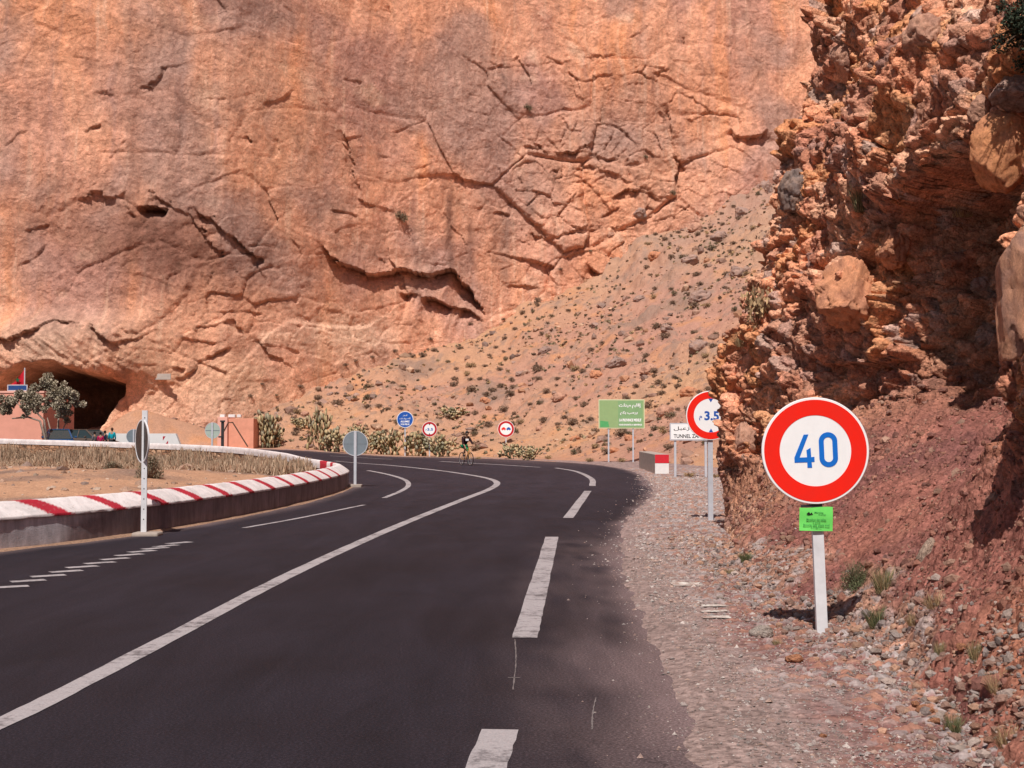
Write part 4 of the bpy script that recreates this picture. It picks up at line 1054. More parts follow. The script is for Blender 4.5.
# ---------------------------------------------------------------- barrier wall
WT = thing("roadside_barrier_wall", "long low curved wall with white coping and red slanted stripes round the bend", "barrier wall", (WALL[24][0], WALL[24][1], 0))
off = WT.location.copy()
def wall_geom():
    P = np.array([p[:2] for p in WALL]); s = np.r_[0, np.cumsum(np.hypot(*np.diff(P, axis=0).T))]
    S = np.arange(0, s[-1], 0.12); X = np.interp(S, s, P[:, 0]); Y = np.interp(S, s, P[:, 1])
    T = np.stack([np.gradient(X), np.gradient(Y)], 1)
    for _ in range(4): T[1:-1] = (T[:-2] + T[1:-1] * 2 + T[2:]) / 4
    T /= np.linalg.norm(T, axis=1)[:, None]
    N = np.stack([-T[:, 1], T[:, 0]], 1)      # inwards, to the left of the direction
    return S, X, Y, N
S, WX, WY, WN = wall_geom()
def sAt(pt): return S[int(np.hypot(WX - pt[0], WY - pt[1]).argmin())]
s_tip = sAt((-5.3, 41.6)); s_b = sAt((-8.1, 48.5)); s_c = sAt((-14.6, 60.5)); s_d = sAt((-27.8, 70.2))
TOP = np.interp(S, [0, s_tip, s_b, s_c, s_d, S[-1]], [0.63, 0.66, 0.88, 1.10, 1.36, 1.45])
BASE = zroad(WX, WY)
def sweep(prof, name, mat, col=None, smooth=False):
    """prof: list of functions giving (inward offset, z) arrays"""
    V = []; 
    wob = 0.012 * fbm(S * 0.8, S * 0, S * 0, 4, 601)
    for k, (o_, z_) in enumerate(prof):
        n_ = wob + 0.006 * fbm(S * 3, S * 0 + k * 3.3, S * 0, 4, 603)
        V.append(np.stack([WX + WN[:, 0] * (o_ + n_) - off.x, WY + WN[:, 1] * (o_ + n_) - off.y, z_ + 0.5 * n_], -1))
    V = np.stack(V, 0)
    return np_mesh(name, V.reshape(-1, 3), grid_faces(len(prof), len(S)), mat, WT, smooth, None if col is None else col.reshape(-1, 3))
f_w = 0.45; one = np.ones_like(S)
lerp = lambda a, b, n: [a * (1 - i / (n - 1)) + b * i / (n - 1) for i in range(n)]
zf = TOP - 0.19
# render coat of the road face
wm = NT("dirty_wall_render"); v = wm.coord(); n1 = wm.noise(v, 1.1, 7, 0.65, 0.6); n2 = wm.noise(wm.coord((1.5, 1.5, 0.35)), 5, 6, 0.7); n3 = wm.noise(v, 40, 5, 0.7)
at = wm.n("VertexColor", layer_name="Col")
c = wm.mix(at.outputs[0], wm.ramp(n1, [(0.3, 0.72), (0.7, 1.2)]), 1.0, 'MULTIPLY'); c = wm.mix(c, wm.ramp(n2, [(0.35, 0.75), (0.65, 1.15)]), 1.0, 'MULTIPLY')
WALLM = wm.fin(c, 0.95, wm.bump(n3, 0.6, 0.01, wm.bump(n1, 0.5, 0.03)), 0.1)
rows = lerp(BASE - 0.12, zf, 8)
prof = [(0 * one + 0.00, r_) for r_ in rows]
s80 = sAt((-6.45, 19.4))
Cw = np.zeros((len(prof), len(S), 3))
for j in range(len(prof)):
    light = sstep(s80 + 0.3 + 0.25 * (j - 4), s80 - 0.5, S + 0.6 * fbm(S * 1.3, S * 0 + j * 0.4, S * 0, 4, 611))  # paler near stretch: grazing sunlight painted into the wall colour
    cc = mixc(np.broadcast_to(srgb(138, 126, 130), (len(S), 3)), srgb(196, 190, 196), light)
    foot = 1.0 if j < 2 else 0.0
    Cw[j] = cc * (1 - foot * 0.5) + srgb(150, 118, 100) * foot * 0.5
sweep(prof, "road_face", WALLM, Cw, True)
# coping with painted stripes
zb_ = TOP
cp = lerp(0.0, 0.27, 9)
copz = [zf + (TOP - zf) * (i / 8) ** 0.85 for i in range(9)]
prof = [(0.003 * one - 0.022, zf - 0.045), (-0.024 * one, zf - 0.01)] + [(one * c_ - 0.012, z_) for c_, z_ in zip(cp, copz)] + [(one * 0.36, TOP + 0.004), (one * 0.385, TOP - 0.02), (one * 0.388, TOP - 0.13), (one * 0.388, TOP - 0.26)]
ratio = WX / WY
cm = NT("coping_paint"); v = cm.coord(); at = cm.n("VertexColor", layer_name="Col"); n1 = cm.noise(v, 2.5, 8, 0.7, 0.5); n2 = cm.noise(v, 18, 6, 0.75)
c = cm.mix(at.outputs[0], cm.ramp(n1, [(0.3, 0.70), (0.6, 1.04)]), 1.0, 'MULTIPLY'); c = cm.mix(c, (0.34, 0.27, 0.23), cm.math('MULTIPLY', cm.ramp(n2, [(0.56, 0.0), (0.68, 1.0)]), 0.6))
COPM = cm.fin(c, 0.75, cm.bump(n2, 0.4, 0.01), 0.25)
# denser along the wall so the stripe edges are crisp
def sweep_dense(prof, name, mat, C, step=0.03):
    Sd = np.arange(S[0], S[-1], step); keep = (Sd < s_b) | (np.arange(len(Sd)) % 6 == 0); Sd = Sd[keep]
    V = []
    for k, (o_, z_) in enumerate(prof):
        o2 = np.interp(Sd, S, o_); z2 = np.interp(Sd, S, z_); x2 = np.interp(Sd, S, WX); y2 = np.interp(Sd, S, WY); nx = np.interp(Sd, S, WN[:, 0]); ny = np.interp(Sd, S, WN[:, 1])
        n_ = 0.012 * fbm(Sd * 0.8, Sd * 0, Sd * 0, 4, 601) + 0.008 * fbm(Sd * 4, Sd * 0 + k * 3.3, Sd * 0, 4, 605)
        V.append(np.stack([x2 + nx * (o2 + n_) - off.x, y2 + ny * (o2 + n_) - off.y, z2 + 0.5 * n_], -1))
    us = np.repeat(Sd[None], len(prof), 0); vv = np.repeat(np.linspace(0, 1, len(prof))[:, None], len(Sd), 1)
    st = np.zeros(us.shape)
    for (c0, wid, sl) in STR:
        cc_ = c0 + (0.5 - vv) * sl + 0.02 * fbm(us * 6, vv * 9, us * 0, 3, 621)
        drip = np.where(vv < 0.16, 0.06 * fbm(us * 7, us * 0, us * 0, 3, 622) * 2, 0)
        st = np.maximum(st, sstep(wid / 2 + drip + 0.012, wid / 2 + drip - 0.012, np.abs(us - cc_)))
    Cd = mixc(np.broadcast_to(srgb(226, 216, 216), us.shape + (3,)), srgb(178, 38, 56), st)
    return np_mesh(name, np.stack(V, 0).reshape(-1, 3), grid_faces(len(prof), len(Sd)), mat, WT, True, Cd.reshape(-1, 3))
STR = []
for (px, wid) in ((50, 0.42), (112, 0.34), (157, 0.36), (193, 0.36), (223, 0.36), (248, 0.38), (269, 0.38), (289, 0.38), (305, 0.4), (318, 0.4), (329, 0.4), (338, 0.4)):
    cand = np.where((S < s_tip) & (WY > 12))[0]; i = cand[np.abs(ratio[cand] - (px - 512) / F).argmin()]
    STR.append((S[i], wid, 0.62))
STR += [(s_tip + 0.5, 0.4, 0), (s_tip + 1.5, 0.75, 0), (STR[0][0] - 1.9, 0.5, 0.62), (STR[0][0] - 4.0, 0.5, 0.62)]
sweep_dense(prof, "coping", COPM, None)
# inner stone face
im = NT("dry_stone_inner_face"); v = im.coord(); bw = im.n("TexVoronoi"); bw.inputs['Scale'].default_value = 3.2; mp = im.coord((1, 1, 1.9)); im.l(mp, bw.inputs['Vector']); be = im.n("TexVoronoi"); be.feature = 'DISTANCE_TO_EDGE'; be.inputs['Scale'].default_value = 3.2; im.l(mp, be.inputs['Vector'])
hs = im.n("SeparateColor"); im.l(bw.outputs['Color'], hs.inputs[0])
c = im.ramp(hs.outputs[0], [(0.0, tuple(srgb(138, 100, 78))), (0.5, tuple(srgb(170, 128, 100))), (1.0, tuple(srgb(196, 158, 130)))])
c = im.mix((0.09, 0.055, 0.04), c, im.ramp(be.outputs['Distance'], [(0.02, 0.0), (0.10, 1.0)]))
n2 = im.noise(v, 12, 6, 0.75); c = im.mix(c, im.ramp(n2, [(0.3, 0.7), (0.7, 1.2)]), 1.0, 'MULTIPLY')
INM = im.fin(c, 0.95, im.bump(be.outputs['Distance'], 0.8, 0.08), 0.1)
prof = [(one * 0.36, TOP - 0.24), (one * 0.37, TOP - 0.5), (one * 0.40, TOP - 0.9), (one * 0.44, TOP * 0 - 0.5)]
sweep(prof, "inner_stone_face", INM, None, True)

# ---------------------------------------------------------------- rocks
def rock_mesh(name, seed, sub=4, cuts=9, rough=0.10, cols=((0.42, 0.24, 0.15), (0.3, 0.19, 0.14)), fr=2.0, sharp=0.72):
    bm = bmesh.new(); bmesh.ops.create_icosphere(bm, subdivisions=sub, radius=1.0)
    co = np.array([v.co[:] for v in bm.verts]); fs = [[v.index for v in f.verts] for f in bm.faces]; bm.free()
    r_ = np.random.default_rng(seed)
    for k in range(cuts):
        n = r_.normal(size=3); n /= np.linalg.norm(n); o_ = r_.uniform(sharp, 0.95)
        d_ = co @ n; m_ = d_ > o_; co[m_] -= np.outer((d_[m_] - o_) * 0.92, n)
    s_ = seed * 3.7
    n1 = fbm(co[:, 0] * fr + s_, co[:, 1] * fr, co[:, 2] * fr, 5, seed, 0.6)
    wf = worley(co[:, 0] * 1.7 + s_, co[:, 1] * 1.7, co[:, 2] * 1.7, seed + 3, False, True); wg = worley(co[:, 0] * 4.5 + s_, co[:, 1] * 4.5, co[:, 2] * 4.5, seed + 5, False, True)
    co = co * (1 + rough * n1 + rough * 1.3 * wf[3] + rough * 0.5 * wg[3] - rough * 0.9 * sstep(0.09, 0.0, wf[1] - wf[0]))[:, None]
    n2 = fbm(co[:, 0] * 2 + s_, co[:, 1] * 2, co[:, 2] * 2, 5, seed + 9)
    C = mixc(np.broadcast_to(np.array(cols[0]), co.shape), np.array(cols[1]), sstep(-0.25, 0.35, n2))
    me = bpy.data.meshes.new(name); me.from_pydata(co.tolist(), [], fs)
    for p in me.polygons: p.use_smooth = True
    ca = me.color_attributes.new("Col", 'FLOAT_COLOR', 'POINT'); cc = np.ones((len(co), 4), np.float32); cc[:, :3] = C; ca.data.foreach_set("color", cc.ravel())
    return me
BOULDM = rock_mat("boulder_rock", 4.0, 16.0, 0.28, 0.014, 0.9, None, 0, 0, 3.0, 0.35, 0.03)
BOULDF = rock_mat("scree_rock", 2.0, 8.0, 0.25, 0.03, 0.8)
ORG = ((0.60, 0.27, 0.15), (0.46, 0.21, 0.13)); TANC = ((0.52, 0.285, 0.20), (0.42, 0.225, 0.165)); GRY = ((0.33, 0.225, 0.195), (0.42, 0.26, 0.205))
def near_rock(label, px, py, wpx, hpx, seed, cols, dy=0.0, deep=None, cuts=9, sharp=0.72, rough=0.1, sub=5, rot=(0, 0, 0)):
    h_ = hit(px, py)[0]; y = h_.y + dy; q = y / F
    c = D(px, py, y)
    me = rock_mesh("boulder", seed, sub, cuts, rough, cols, 2.0, sharp); me.materials.append(BOULDM)
    o = bpy.data.objects.new("boulder", me); o.location = c; a = wpx * q / 2; b_ = hpx * q / 2
    o.scale = (a, (deep or (a + b_) / 2), b_); o.rotation_euler = rot
    link(o); return tag(o, label, "boulder")
near_rock("large orange angular boulder jutting from the middle of the conglomerate face above a dark hollow", 850, 296, 70, 84, 3, ORG, 0.12, None, 18, 0.58, 0.10, rot=(0, 0.3, 0.4))
near_rock("smooth rounded orange boulder high at the right edge of the rock face", 1000, 152, 62, 84, 5, ((0.66, 0.29, 0.14), (0.55, 0.24, 0.13)), -1.1, 0.34, 8, 0.8, 0.05)
near_rock("tall pale fissured slab of rock at the right edge under the rounded orange boulder", 1026, 290, 66, 200, 8, ((0.54, 0.27, 0.17), (0.36, 0.20, 0.155)), -0.45, 0.35, 30, 0.5, 0.07, rot=(0, 0.12, 0.3))
near_rock("grey brown boulder above the rounded orange one at the upper right edge", 1016, 90, 54, 46, 11, GRY, -0.1, 0.22, 14, 0.6)
near_rock("small round tan boulder wedged left of the grey brown boulder near the top right", 982, 112, 30, 36, 13, TANC, 0.0, 0.14, 12, 0.62)
near_rock("dark grey stone at the far right edge beside the rounded orange boulder", 1027, 150, 28, 50, 14, ((0.2, 0.15, 0.14), (0.26, 0.19, 0.16)), -0.75, 0.15, 8)
near_rock("dark grey upright rock on the scree beside the top of the conglomerate outcrop", 795, 194, 34, 50, 17, ((0.22, 0.165, 0.15), (0.3, 0.2, 0.16)), -0.2, None, 9)
near_rock("tan block on the face left of the deep shaded recess", 893, 248, 38, 44, 19, ORG, 0.12, None, 15, 0.58)
near_rock("ochre block in the upper part of the face near the top edge", 925, 40, 44, 54, 23, TANC, 0.12, None, 15, 0.58)
near_rock("small orange stone beside the foot of the grey rubble heap", 961, 647, 11, 9, 29, ORG, -0.03, None, 6, 0.8, 0.06, 3)
near_rock("pale blocky rock low on the outcrop above the gravel shoulder", 744, 445, 34, 50, 31, TANC, 0.2, None, 15, 0.58)
near_rock("orange brown block high on the left corner of the outcrop", 845, 60, 34, 48, 41, TANC, 0.15, None, 15, 0.58)
near_rock("pale leaning stone sliver standing on the red bank", 925, 553, 13, 34, 43, ((0.5, 0.36, 0.28), (0.42, 0.3, 0.24)), -0.02, 0.08, 8, 0.7, 0.08, 3, (0, 0.5, 0))

# boulders on the scree
bm_var = [rock_mesh("scree_boulder", 50 + i, 4, 14, 0.16, c, 1.5, 0.68) for i, c in enumerate((GRY, TANC, GRY, ORG))]
for b_ in bm_var: b_.materials.append(BOULDF)
spots = [(597, 376, 18, 13, 3), (616, 366, 30, 16, 0), (650, 372, 24, 14, 1), (545, 352, 20, 12, 0), (700, 300, 30, 18, 0), (668, 330, 22, 12, 2), (720, 240, 26, 16, 0), (742, 215, 22, 18, 2), (690, 262, 28, 14, 2), (640, 300, 18, 10, 0),
         (560, 400, 22, 14, 1), (486, 402, 16, 10, 3), (450, 415, 14, 9, 1), (665, 415, 24, 18, 1), (690, 395, 26, 16, 3), (630, 440, 14, 12, 3), (615, 452, 14, 10, 3), (700, 350, 30, 20, 0), (596, 326, 14, 8, 2), (520, 375, 14, 9, 2), (738, 275, 22, 16, 0), (420, 390, 14, 9, 2), (360, 425, 14, 8, 1), (350, 400, 13, 7, 2), (305, 415, 12, 7, 1), (330, 395, 12, 6, 2), (575, 440, 14, 9, 3), (540, 430, 12, 8, 1), (655, 258, 18, 14, 3), (640, 215, 22, 14, 2), (610, 236, 14, 10, 1), (695, 230, 20, 14, 1), (765, 190, 24, 20, 2)]
order = 0
for (px, py, w_, h_, v_) in spots:
    h0 = hit(px, py)[0]
    if h0 is None or h0.y < 40: continue
    o = bpy.data.objects.new("scree_boulder", bm_var[v_]); q = h0.y / F
    o.location = h0 + Vector((0, 0.2, h_ * q * 0.1)); o.scale = (w_ * q * 0.4, w_ * q * 0.4, h_ * q * 0.42); o.rotation_euler = (random.uniform(-.3, .3), random.uniform(-.3, .3), random.uniform(0, 6))
    link(o); tag(o, "weathered boulder half buried in the stony scree slope below the cliff", "boulder", "boulders on the scree slope")

def stone_field(name, pts, sizes, cols, flat=0.7, label=None, cat=None, tiny=False):
    """many small angular stones as one mesh; each is a squashed, jittered icosahedron"""
    if tiny:
        co = np.array([(1, 0, 0), (-1, 0, 0), (0, 1, 0), (0, -1, 0), (0, 0, 1), (0, 0, -1)], float); fs = np.array([(0, 2, 4), (2, 1, 4), (1, 3, 4), (3, 0, 4)])
    else:
        bm = bmesh.new(); bmesh.ops.create_icosphere(bm, subdivisions=1, radius=1.0)
        co = np.array([v.co[:] for v in bm.verts]); fs = np.array([[v.index for v in f.verts] for f in bm.faces]); bm.free()
    n = len(pts); k = len(co); pts = np.asarray(pts); sizes = np.asarray(sizes)
    J = co[None] * (1 + rng.uniform(-0.3, 0.3, (n, k, 1)))
    ax = rng.uniform(0.6, 1.3, (n, 1, 3)); ax[:, :, 2] *= flat
    a = rng.uniform(0, 6.28, n); R = np.zeros((n, 3, 3)); R[:, 0, 0] = np.cos(a); R[:, 0, 1] = -np.sin(a); R[:, 1, 0] = np.sin(a); R[:, 1, 1] = np.cos(a); R[:, 2, 2] = 1
    t_ = rng.uniform(-0.5, 0.5, n); R2 = np.zeros((n, 3, 3)); R2[:, 0, 0] = 1; R2[:, 1, 1] = np.cos(t_); R2[:, 1, 2] = -np.sin(t_); R2[:, 2, 1] = np.sin(t_); R2[:, 2, 2] = np.cos(t_)
    V = np.einsum('nij,nkj->nki', R2 @ R, J * ax) * sizes[:, None, None] + pts[:, None, :]
    Fq = (fs[None] + (np.arange(n) * k)[:, None, None]).reshape(-1, 3)
    C = np.asarray(cols)[rng.integers(0, len(cols), n)] * rng.uniform(0.7, 1.25, (n, 1))
    C = np.repeat(C[:, None], k, 1)
    o = np_mesh(name, V.reshape(-1, 3), Fq, BOULDF, None, False, C.reshape(-1, 3))
    return tag(o, label, cat, kind="stuff")
# scree rubble
N = 26000
X = rng.uniform(-34, 62, N); Y = rng.uniform(62, 150, N)
Z, f_ = ground_z(X, Y)
den = 0.35 + 0.65 * sstep(-0.2, 0.3, fbm(X * 0.12, Y * 0.12, X * 0, 4, 701))
k_ = (f_['D'] > 0.3) & (Y < cliff_y(X, Z) + 1.0) & (rng.random(N) < den)
X, Y, Z = X[k_], Y[k_], Z[k_]
sz = 0.045 + 0.06 * rng.pareto(2.3, len(X)); sz = np.clip(sz, 0.045, 0.5)
stone_field("scree_rubble", np.stack([X, Y, Z + sz * 0.15], -1), sz, [(0.32, 0.19, 0.145), (0.40, 0.245, 0.18), (0.27, 0.18, 0.15), (0.46, 0.29, 0.20), (0.36, 0.23, 0.185), (0.48, 0.25, 0.155)], 0.75, "loose rubble covering the slope under the cliff", "rubble")
# island rubble
N = 2600; X = rng.uniform(-32, -5.5, N); Y = rng.uniform(18, 68, N); Z, f_ = ground_z(X, Y); k_ = (f_['isl'] > 0) & (f_['dw'] > 0.6); X, Y, Z = X[k_], Y[k_], Z[k_]
sz = np.clip(0.025 + 0.035 * rng.pareto(2.4, len(X)), 0.02, 0.3)
stone_field("earth_rubble", np.stack([X, Y, Z], -1), sz, [(0.36, 0.23, 0.17), (0.27, 0.19, 0.16), (0.44, 0.32, 0.25)], 0.7, "stones strewn on the earth inside the bend", "rubble")
# shoulder gravel
N = 170000; Y = 4.8 + 44 * rng.random(N) ** 2.1; X = rng.uniform(0.6, 9, N); X = np.where(Y < 20, rng.uniform(0.4, 3.6, N), X); Z, f_ = ground_z(X, Y)
k_ = (f_['sd'] < 0.9) & (X < np.interp(Y, [5, 20, 23, 30, 50], [3.1, 3.3, 6, 8, 9.5])) & (rng.random(N) < np.clip(0.55 + 0.3 * (X - 1.6) + 0.6 * fbm(X, Y, X * 0, 3, 703), 0.08, 1) * np.where(f_['sd'] > -0.1, 0.5 * np.exp(-np.clip(f_['sd'] + 0.1, 0, 5) / 0.22), 1.0))
X, Y, Z = X[k_], Y[k_], Z[k_]
sz = np.clip(0.005 + 0.0034 * rng.pareto(2.2, len(X)), 0.004, 0.026) * np.interp(Y, [5, 12, 25, 50], [0.85, 1.15, 1.8, 2.6])
stone_field("gravel", np.stack([X, Y, np.maximum(Z, zroad(X, Y) - 0.002) + 0.002], -1), sz, [(0.43, 0.35, 0.33), (0.31, 0.235, 0.215), (0.55, 0.47, 0.44), (0.44, 0.30, 0.25), (0.40, 0.345, 0.335), (0.42, 0.29, 0.255)], 0.8, "grey and pink gravel on the shoulder", "gravel", True)
FP = FACE_PTS[0]; idx = rng.integers(0, len(FP), 16000); P_ = FP[idx] + rng.normal(0, 0.006, (16000, 3))
keep = fbm(P_[:, 0] * 1.2, P_[:, 1] * 0.8, P_[:, 2] * 1.2, 4, 821) > rng.uniform(-0.7, 0.35, len(P_)); P_ = P_[keep]
sz = np.clip(0.008 + 0.008 * rng.pareto(2.4, len(P_)), 0.007, 0.055) * np.interp(P_[:, 1], [6, 12, 21], [0.8, 1.0, 1.4])
stone_field("bank_clods", P_, sz, [(0.30, 0.135, 0.105), (0.24, 0.11, 0.09), (0.36, 0.18, 0.13), (0.40, 0.24, 0.18), (0.28, 0.15, 0.12), (0.33, 0.15, 0.11)], 0.85, "crumbled red earth and stones on the bank", "rubble")
# rubble apron at the foot of the bank: found by dropping stones on the terrain
pts = []; szs = []; 
for i in range(7500):
    y = 6.0 + 14 * random.random() ** 1.5; x = random.gauss((2.7 if y < 11 else 2.5) + 0.02 * (y - 8), 0.27)
    w_ = 0.5 + 0.5 * math.sin(y * 2.1) * math.sin(y * 0.8 + 1)
    if random.random() > 0.25 + 0.75 * w_ or x < 1.9: continue
    p = drop(x, y, 1.3)
    if p.z > 0.55: continue
    s_ = min(0.042, 0.0085 * random.paretovariate(2.1)); pts.append((p.x, p.y, p.z + s_ * 0.3)); szs.append(s_)
stone_field("rubble_apron", pts, szs, [(0.38, 0.30, 0.265), (0.36, 0.22, 0.175), (0.44, 0.34, 0.30), (0.28, 0.225, 0.21), (0.46, 0.27, 0.19), (0.33, 0.2, 0.16)], 0.75, "pale broken stones along the foot of the red bank", "rubble")
fs_var = [rock_mesh("stone", 80 + i, 3, 8, 0.12, c, 1.5, 0.7) for i, c in enumerate((TANC, ORG, GRY, ((0.45, 0.38, 0.34), (0.38, 0.3, 0.26))))]
for b_ in fs_var: b_.materials.append(BOULDM)
def stone(px, py, w, v_, label, group=None):
    h0 = hit(px, py)[0]; o = bpy.data.objects.new("stone", fs_var[v_]); q = h0.y / F; r_ = w * q / 2
    o.location = h0 + Vector((0, 0, r_ * 0.25)); o.scale = (r_, r_ * 0.9, r_ * 0.6); o.rotation_euler = (0, 0, random.uniform(0, 6)); link(o); return tag(o, label, "stone", group)
stone(762, 636, 26, 3, "flat pale stone lying left of the 40 sign post")
stone(794, 661, 18, 1, "red angular stone on the gravel below the 40 sign post")
stone(823, 737, 9, 1, "small pinkish stone alone on the gravel near the bottom edge")
for px, py, w, v_ in ((925, 712, 18, 1), (950, 730, 14, 1), (935, 722, 12, 1), (952, 708, 12, 3), (975, 728, 13, 0), (915, 705, 10, 1), (990, 742, 14, 0), (905, 690, 9, 3), (940, 700, 10, 0)):
    stone(px, py, w, v_, "orange or pale stone in the cluster at the foot of the bank, bottom right", "stones at the foot of the bank")

# ---------------------------------------------------------------- plants
def leaf_mat(name, tint=(1, 1, 1)):
    m = NT(name); a = m.n("VertexColor", layer_name="Col"); n = m.noise(m.coord(), 9, 3, 0.6)
    c = m.mix(a.outputs[0], m.ramp(n, [(0.3, 0.75), (0.7, 1.2)]), 1.0, 'MULTIPLY')
    return m.fin(c, 0.75, None, 0.2)
LEAF = leaf_mat("leaves"); 
def leaf_cloud(n, centres, radii, size, cols, seed=1, elong=1.8, up=0.3):
    """n small leaf quads in clumps -> arrays"""
    r_ = np.random.default_rng(seed); centres = np.asarray(centres, float); radii = np.asarray(radii, float)
    w = radii ** 2.2; idx = r_.choice(len(centres), n, p=w / w.sum())
    d_ = r_.normal(size=(n, 3)); d_ /= np.linalg.norm(d_, axis=1)[:, None]; rr = r_.random(n) ** 0.45
    P = centres[idx] + d_ * (rr * radii[idx])[:, None]
    a = r_.normal(size=(n, 3)) + d_ * 0.8 + np.array([0, 0, up]); a /= np.linalg.norm(a, axis=1)[:, None]
    b_ = np.cross(a, r_.normal(size=(n, 3))); b_ /= np.linalg.norm(b_, axis=1)[:, None]
    s_ = size * r_.uniform(0.6, 1.3, n)[:, None]
    V = np.stack([P - a * s_ * elong * 0.5, P + b_ * s_ * 0.5, P + a * s_ * elong * 0.5, P - b_ * s_ * 0.5], 1).reshape(-1, 3)
    C = np.asarray(cols)[r_.integers(0, len(cols), n)] * r_.uniform(0.7, 1.3, (n, 1))
    tone = r_.uniform(0.75, 1.2, len(centres))[idx][:, None]
    return V, np.repeat(C * tone, 4, 0)
def cloud_obj(name, V, C, parent=None, mat=None):
    return np_mesh(name, V, np.arange(len(V)).reshape(-1, 4), mat or LEAF, parent, False, C)
BARK = rock_mat("bark", 6, 30, 0.3, 0.02, 0.8)
def bark_obj(mb, name, parent, rgb=(0.20, 0.14, 0.11)):
    o = mb.build(name, BARK, parent, smooth=True)
    ca = o.data.color_attributes.new("Col", 'FLOAT_COLOR', 'POINT'); ca.data.foreach_set("color", [c for _ in o.data.vertices for c in (*rgb, 1.0)])
    return o

# olive trees by the pink building
OLV = [(0.29, 0.245, 0.17), (0.40, 0.34, 0.25), (0.20, 0.17, 0.12), (0.50, 0.42, 0.33)]
def olive(label, base, blobs, trunk, n, seed):
    t = thing("olive_tree", label, "tree", base)
    m = MB()
    for pts, r0, r1 in trunk: m.tube(pts, [r0 + (r1 - r0) * i / (len(pts) - 1) for i in range(len(pts))], 8)
    bark_obj(m, "trunk", t, (0.30, 0.23, 0.19))
    cs = []; rs = []; rr = random.Random(seed)
    for (x, y, z, r_) in blobs:
        for k_ in range(9):
            r_ *= 1.0; cs.append((x + rr.gauss(0, r_ * 0.62), y + rr.gauss(0, r_ * 0.5), z + rr.gauss(0, r_ * 0.45))); rs.append(r_ * rr.uniform(0.26, 0.52))
    V, C = leaf_cloud(int(n * 4.2), cs, rs, 0.072, OLV, seed); cloud_obj("crown", V, C, t)
    return t
yt = 83.0; q = yt / F
def L(px, py, y=yt, base=None): p = D(px, py, y); return (p.x - base[0], p.y - base[1], p.z - base[2])
bx_ = D(56, 430, yt); bse = (bx_.x, yt, gz(bx_.x, yt))
olive("silvery olive tree in front of the cave mouth behind the blue car", bse,
      [(*L(46, 392, yt, bse), 0.75), (*L(62, 393, yt, bse), 0.8), (*L(72, 402, yt, bse), 0.6), (*L(55, 405, yt, bse), 0.7), (*L(40, 400, yt, bse), 0.5), (*L(66, 412, yt, bse), 0.6), (*L(52, 386, yt, bse), 0.5)],
      [([(0, 0, -0.3), (0.02, 0, 0.5), (-0.05, 0, 1.0), (0.1, 0.1, 1.6), (0.15, 0, 2.2)], 0.13, 0.05), ([(0, 0, 0.6), (0.35, 0, 1.2), (0.6, 0.1, 1.9)], 0.07, 0.03), ([(0, 0, 0.7), (-0.35, 0, 1.4), (-0.6, 0.1, 2.2)], 0.07, 0.03)], 3600, 5)
yt2 = 79.0; bx_ = D(50, 432, yt2); bse = (bx_.x, yt2, gz(bx_.x, yt2))
olive("low olive tree leaning left across the pink building wall", bse,
      [(*L(8, 402, yt2, bse), 0.55), (*L(20, 399, yt2, bse), 0.6), (*L(30, 403, yt2, bse), 0.55), (*L(4, 408, yt2, bse), 0.4), (*L(25, 409, yt2, bse), 0.4), (*L(36, 396, yt2, bse), 0.4)],
      [([(0, 0, -0.3), (-0.1, 0, 0.3), L(40, 421, yt2, bse), L(28, 417, yt2, bse), L(12, 418.5, yt2, bse)], 0.10, 0.04), ([(-0.1, 0, 0.3), L(44, 420, yt2, bse), L(36, 412, yt2, bse), L(28, 405, yt2, bse)], 0.08, 0.03), ([L(28, 417, yt2, bse), L(22, 408, yt2, bse), L(16, 402, yt2, bse)], 0.05, 0.02)], 2400, 9)

# shrubs on the scree: three forms, copied
def shrub_mesh(name, n, size, cols, seed, hgt=0.7, mat=None, twigs=40, tc=(0.16, 0.11, 0.08)):
    rr = random.Random(seed); cs = []; rs = []
    for k_ in range(12):
        a = rr.uniform(0, 6.28); d_ = rr.random() ** 0.6 * 0.6
        cs.append((d_ * math.cos(a), d_ * math.sin(a), rr.uniform(0.15, hgt) * (1 - 0.5 * d_))); rs.append(rr.uniform(0.2, 0.38))
    V, C = leaf_cloud(n, cs, rs, size, cols, seed)
    Vt = []; Ct = []
    for k_ in range(twigs):
        a = rr.uniform(0, 6.28); e = Vector((math.cos(a) * rr.uniform(0.3, 0.9), math.sin(a) * rr.uniform(0.3, 0.9), rr.uniform(0.3, hgt + 0.25))); s_ = e.cross(Vector((0, 0, 1))).normalized() * 0.012
        Vt += [tuple(-s_), tuple(s_), tuple(e + s_ * 0.4), tuple(e - s_ * 0.4)]; Ct += [tc] * 4
    V = np.concatenate([V, np.array(Vt)]); C = np.concatenate([C, np.array(Ct)])
    o = cloud_obj(name, V, C, None, mat); me = o.data; bpy.data.objects.remove(o)
    return me
BRN = [(0.24, 0.15, 0.10), (0.31, 0.205, 0.14), (0.16, 0.105, 0.075)]; OLB = [(0.20, 0.155, 0.095), (0.27, 0.21, 0.13), (0.12, 0.095, 0.06)]; STR_ = [(0.42, 0.28, 0.15), (0.50, 0.34, 0.19), (0.30, 0.2, 0.12)]
sh = [shrub_mesh("dry_shrub", 420, 0.09, BRN, 1), shrub_mesh("dry_shrub", 420, 0.09, OLB, 2), shrub_mesh("dry_shrub", 380, 0.1, BRN, 3, 0.5), shrub_mesh("dry_shrub", 400, 0.09, STR_, 4, 0.6)]
placed = []
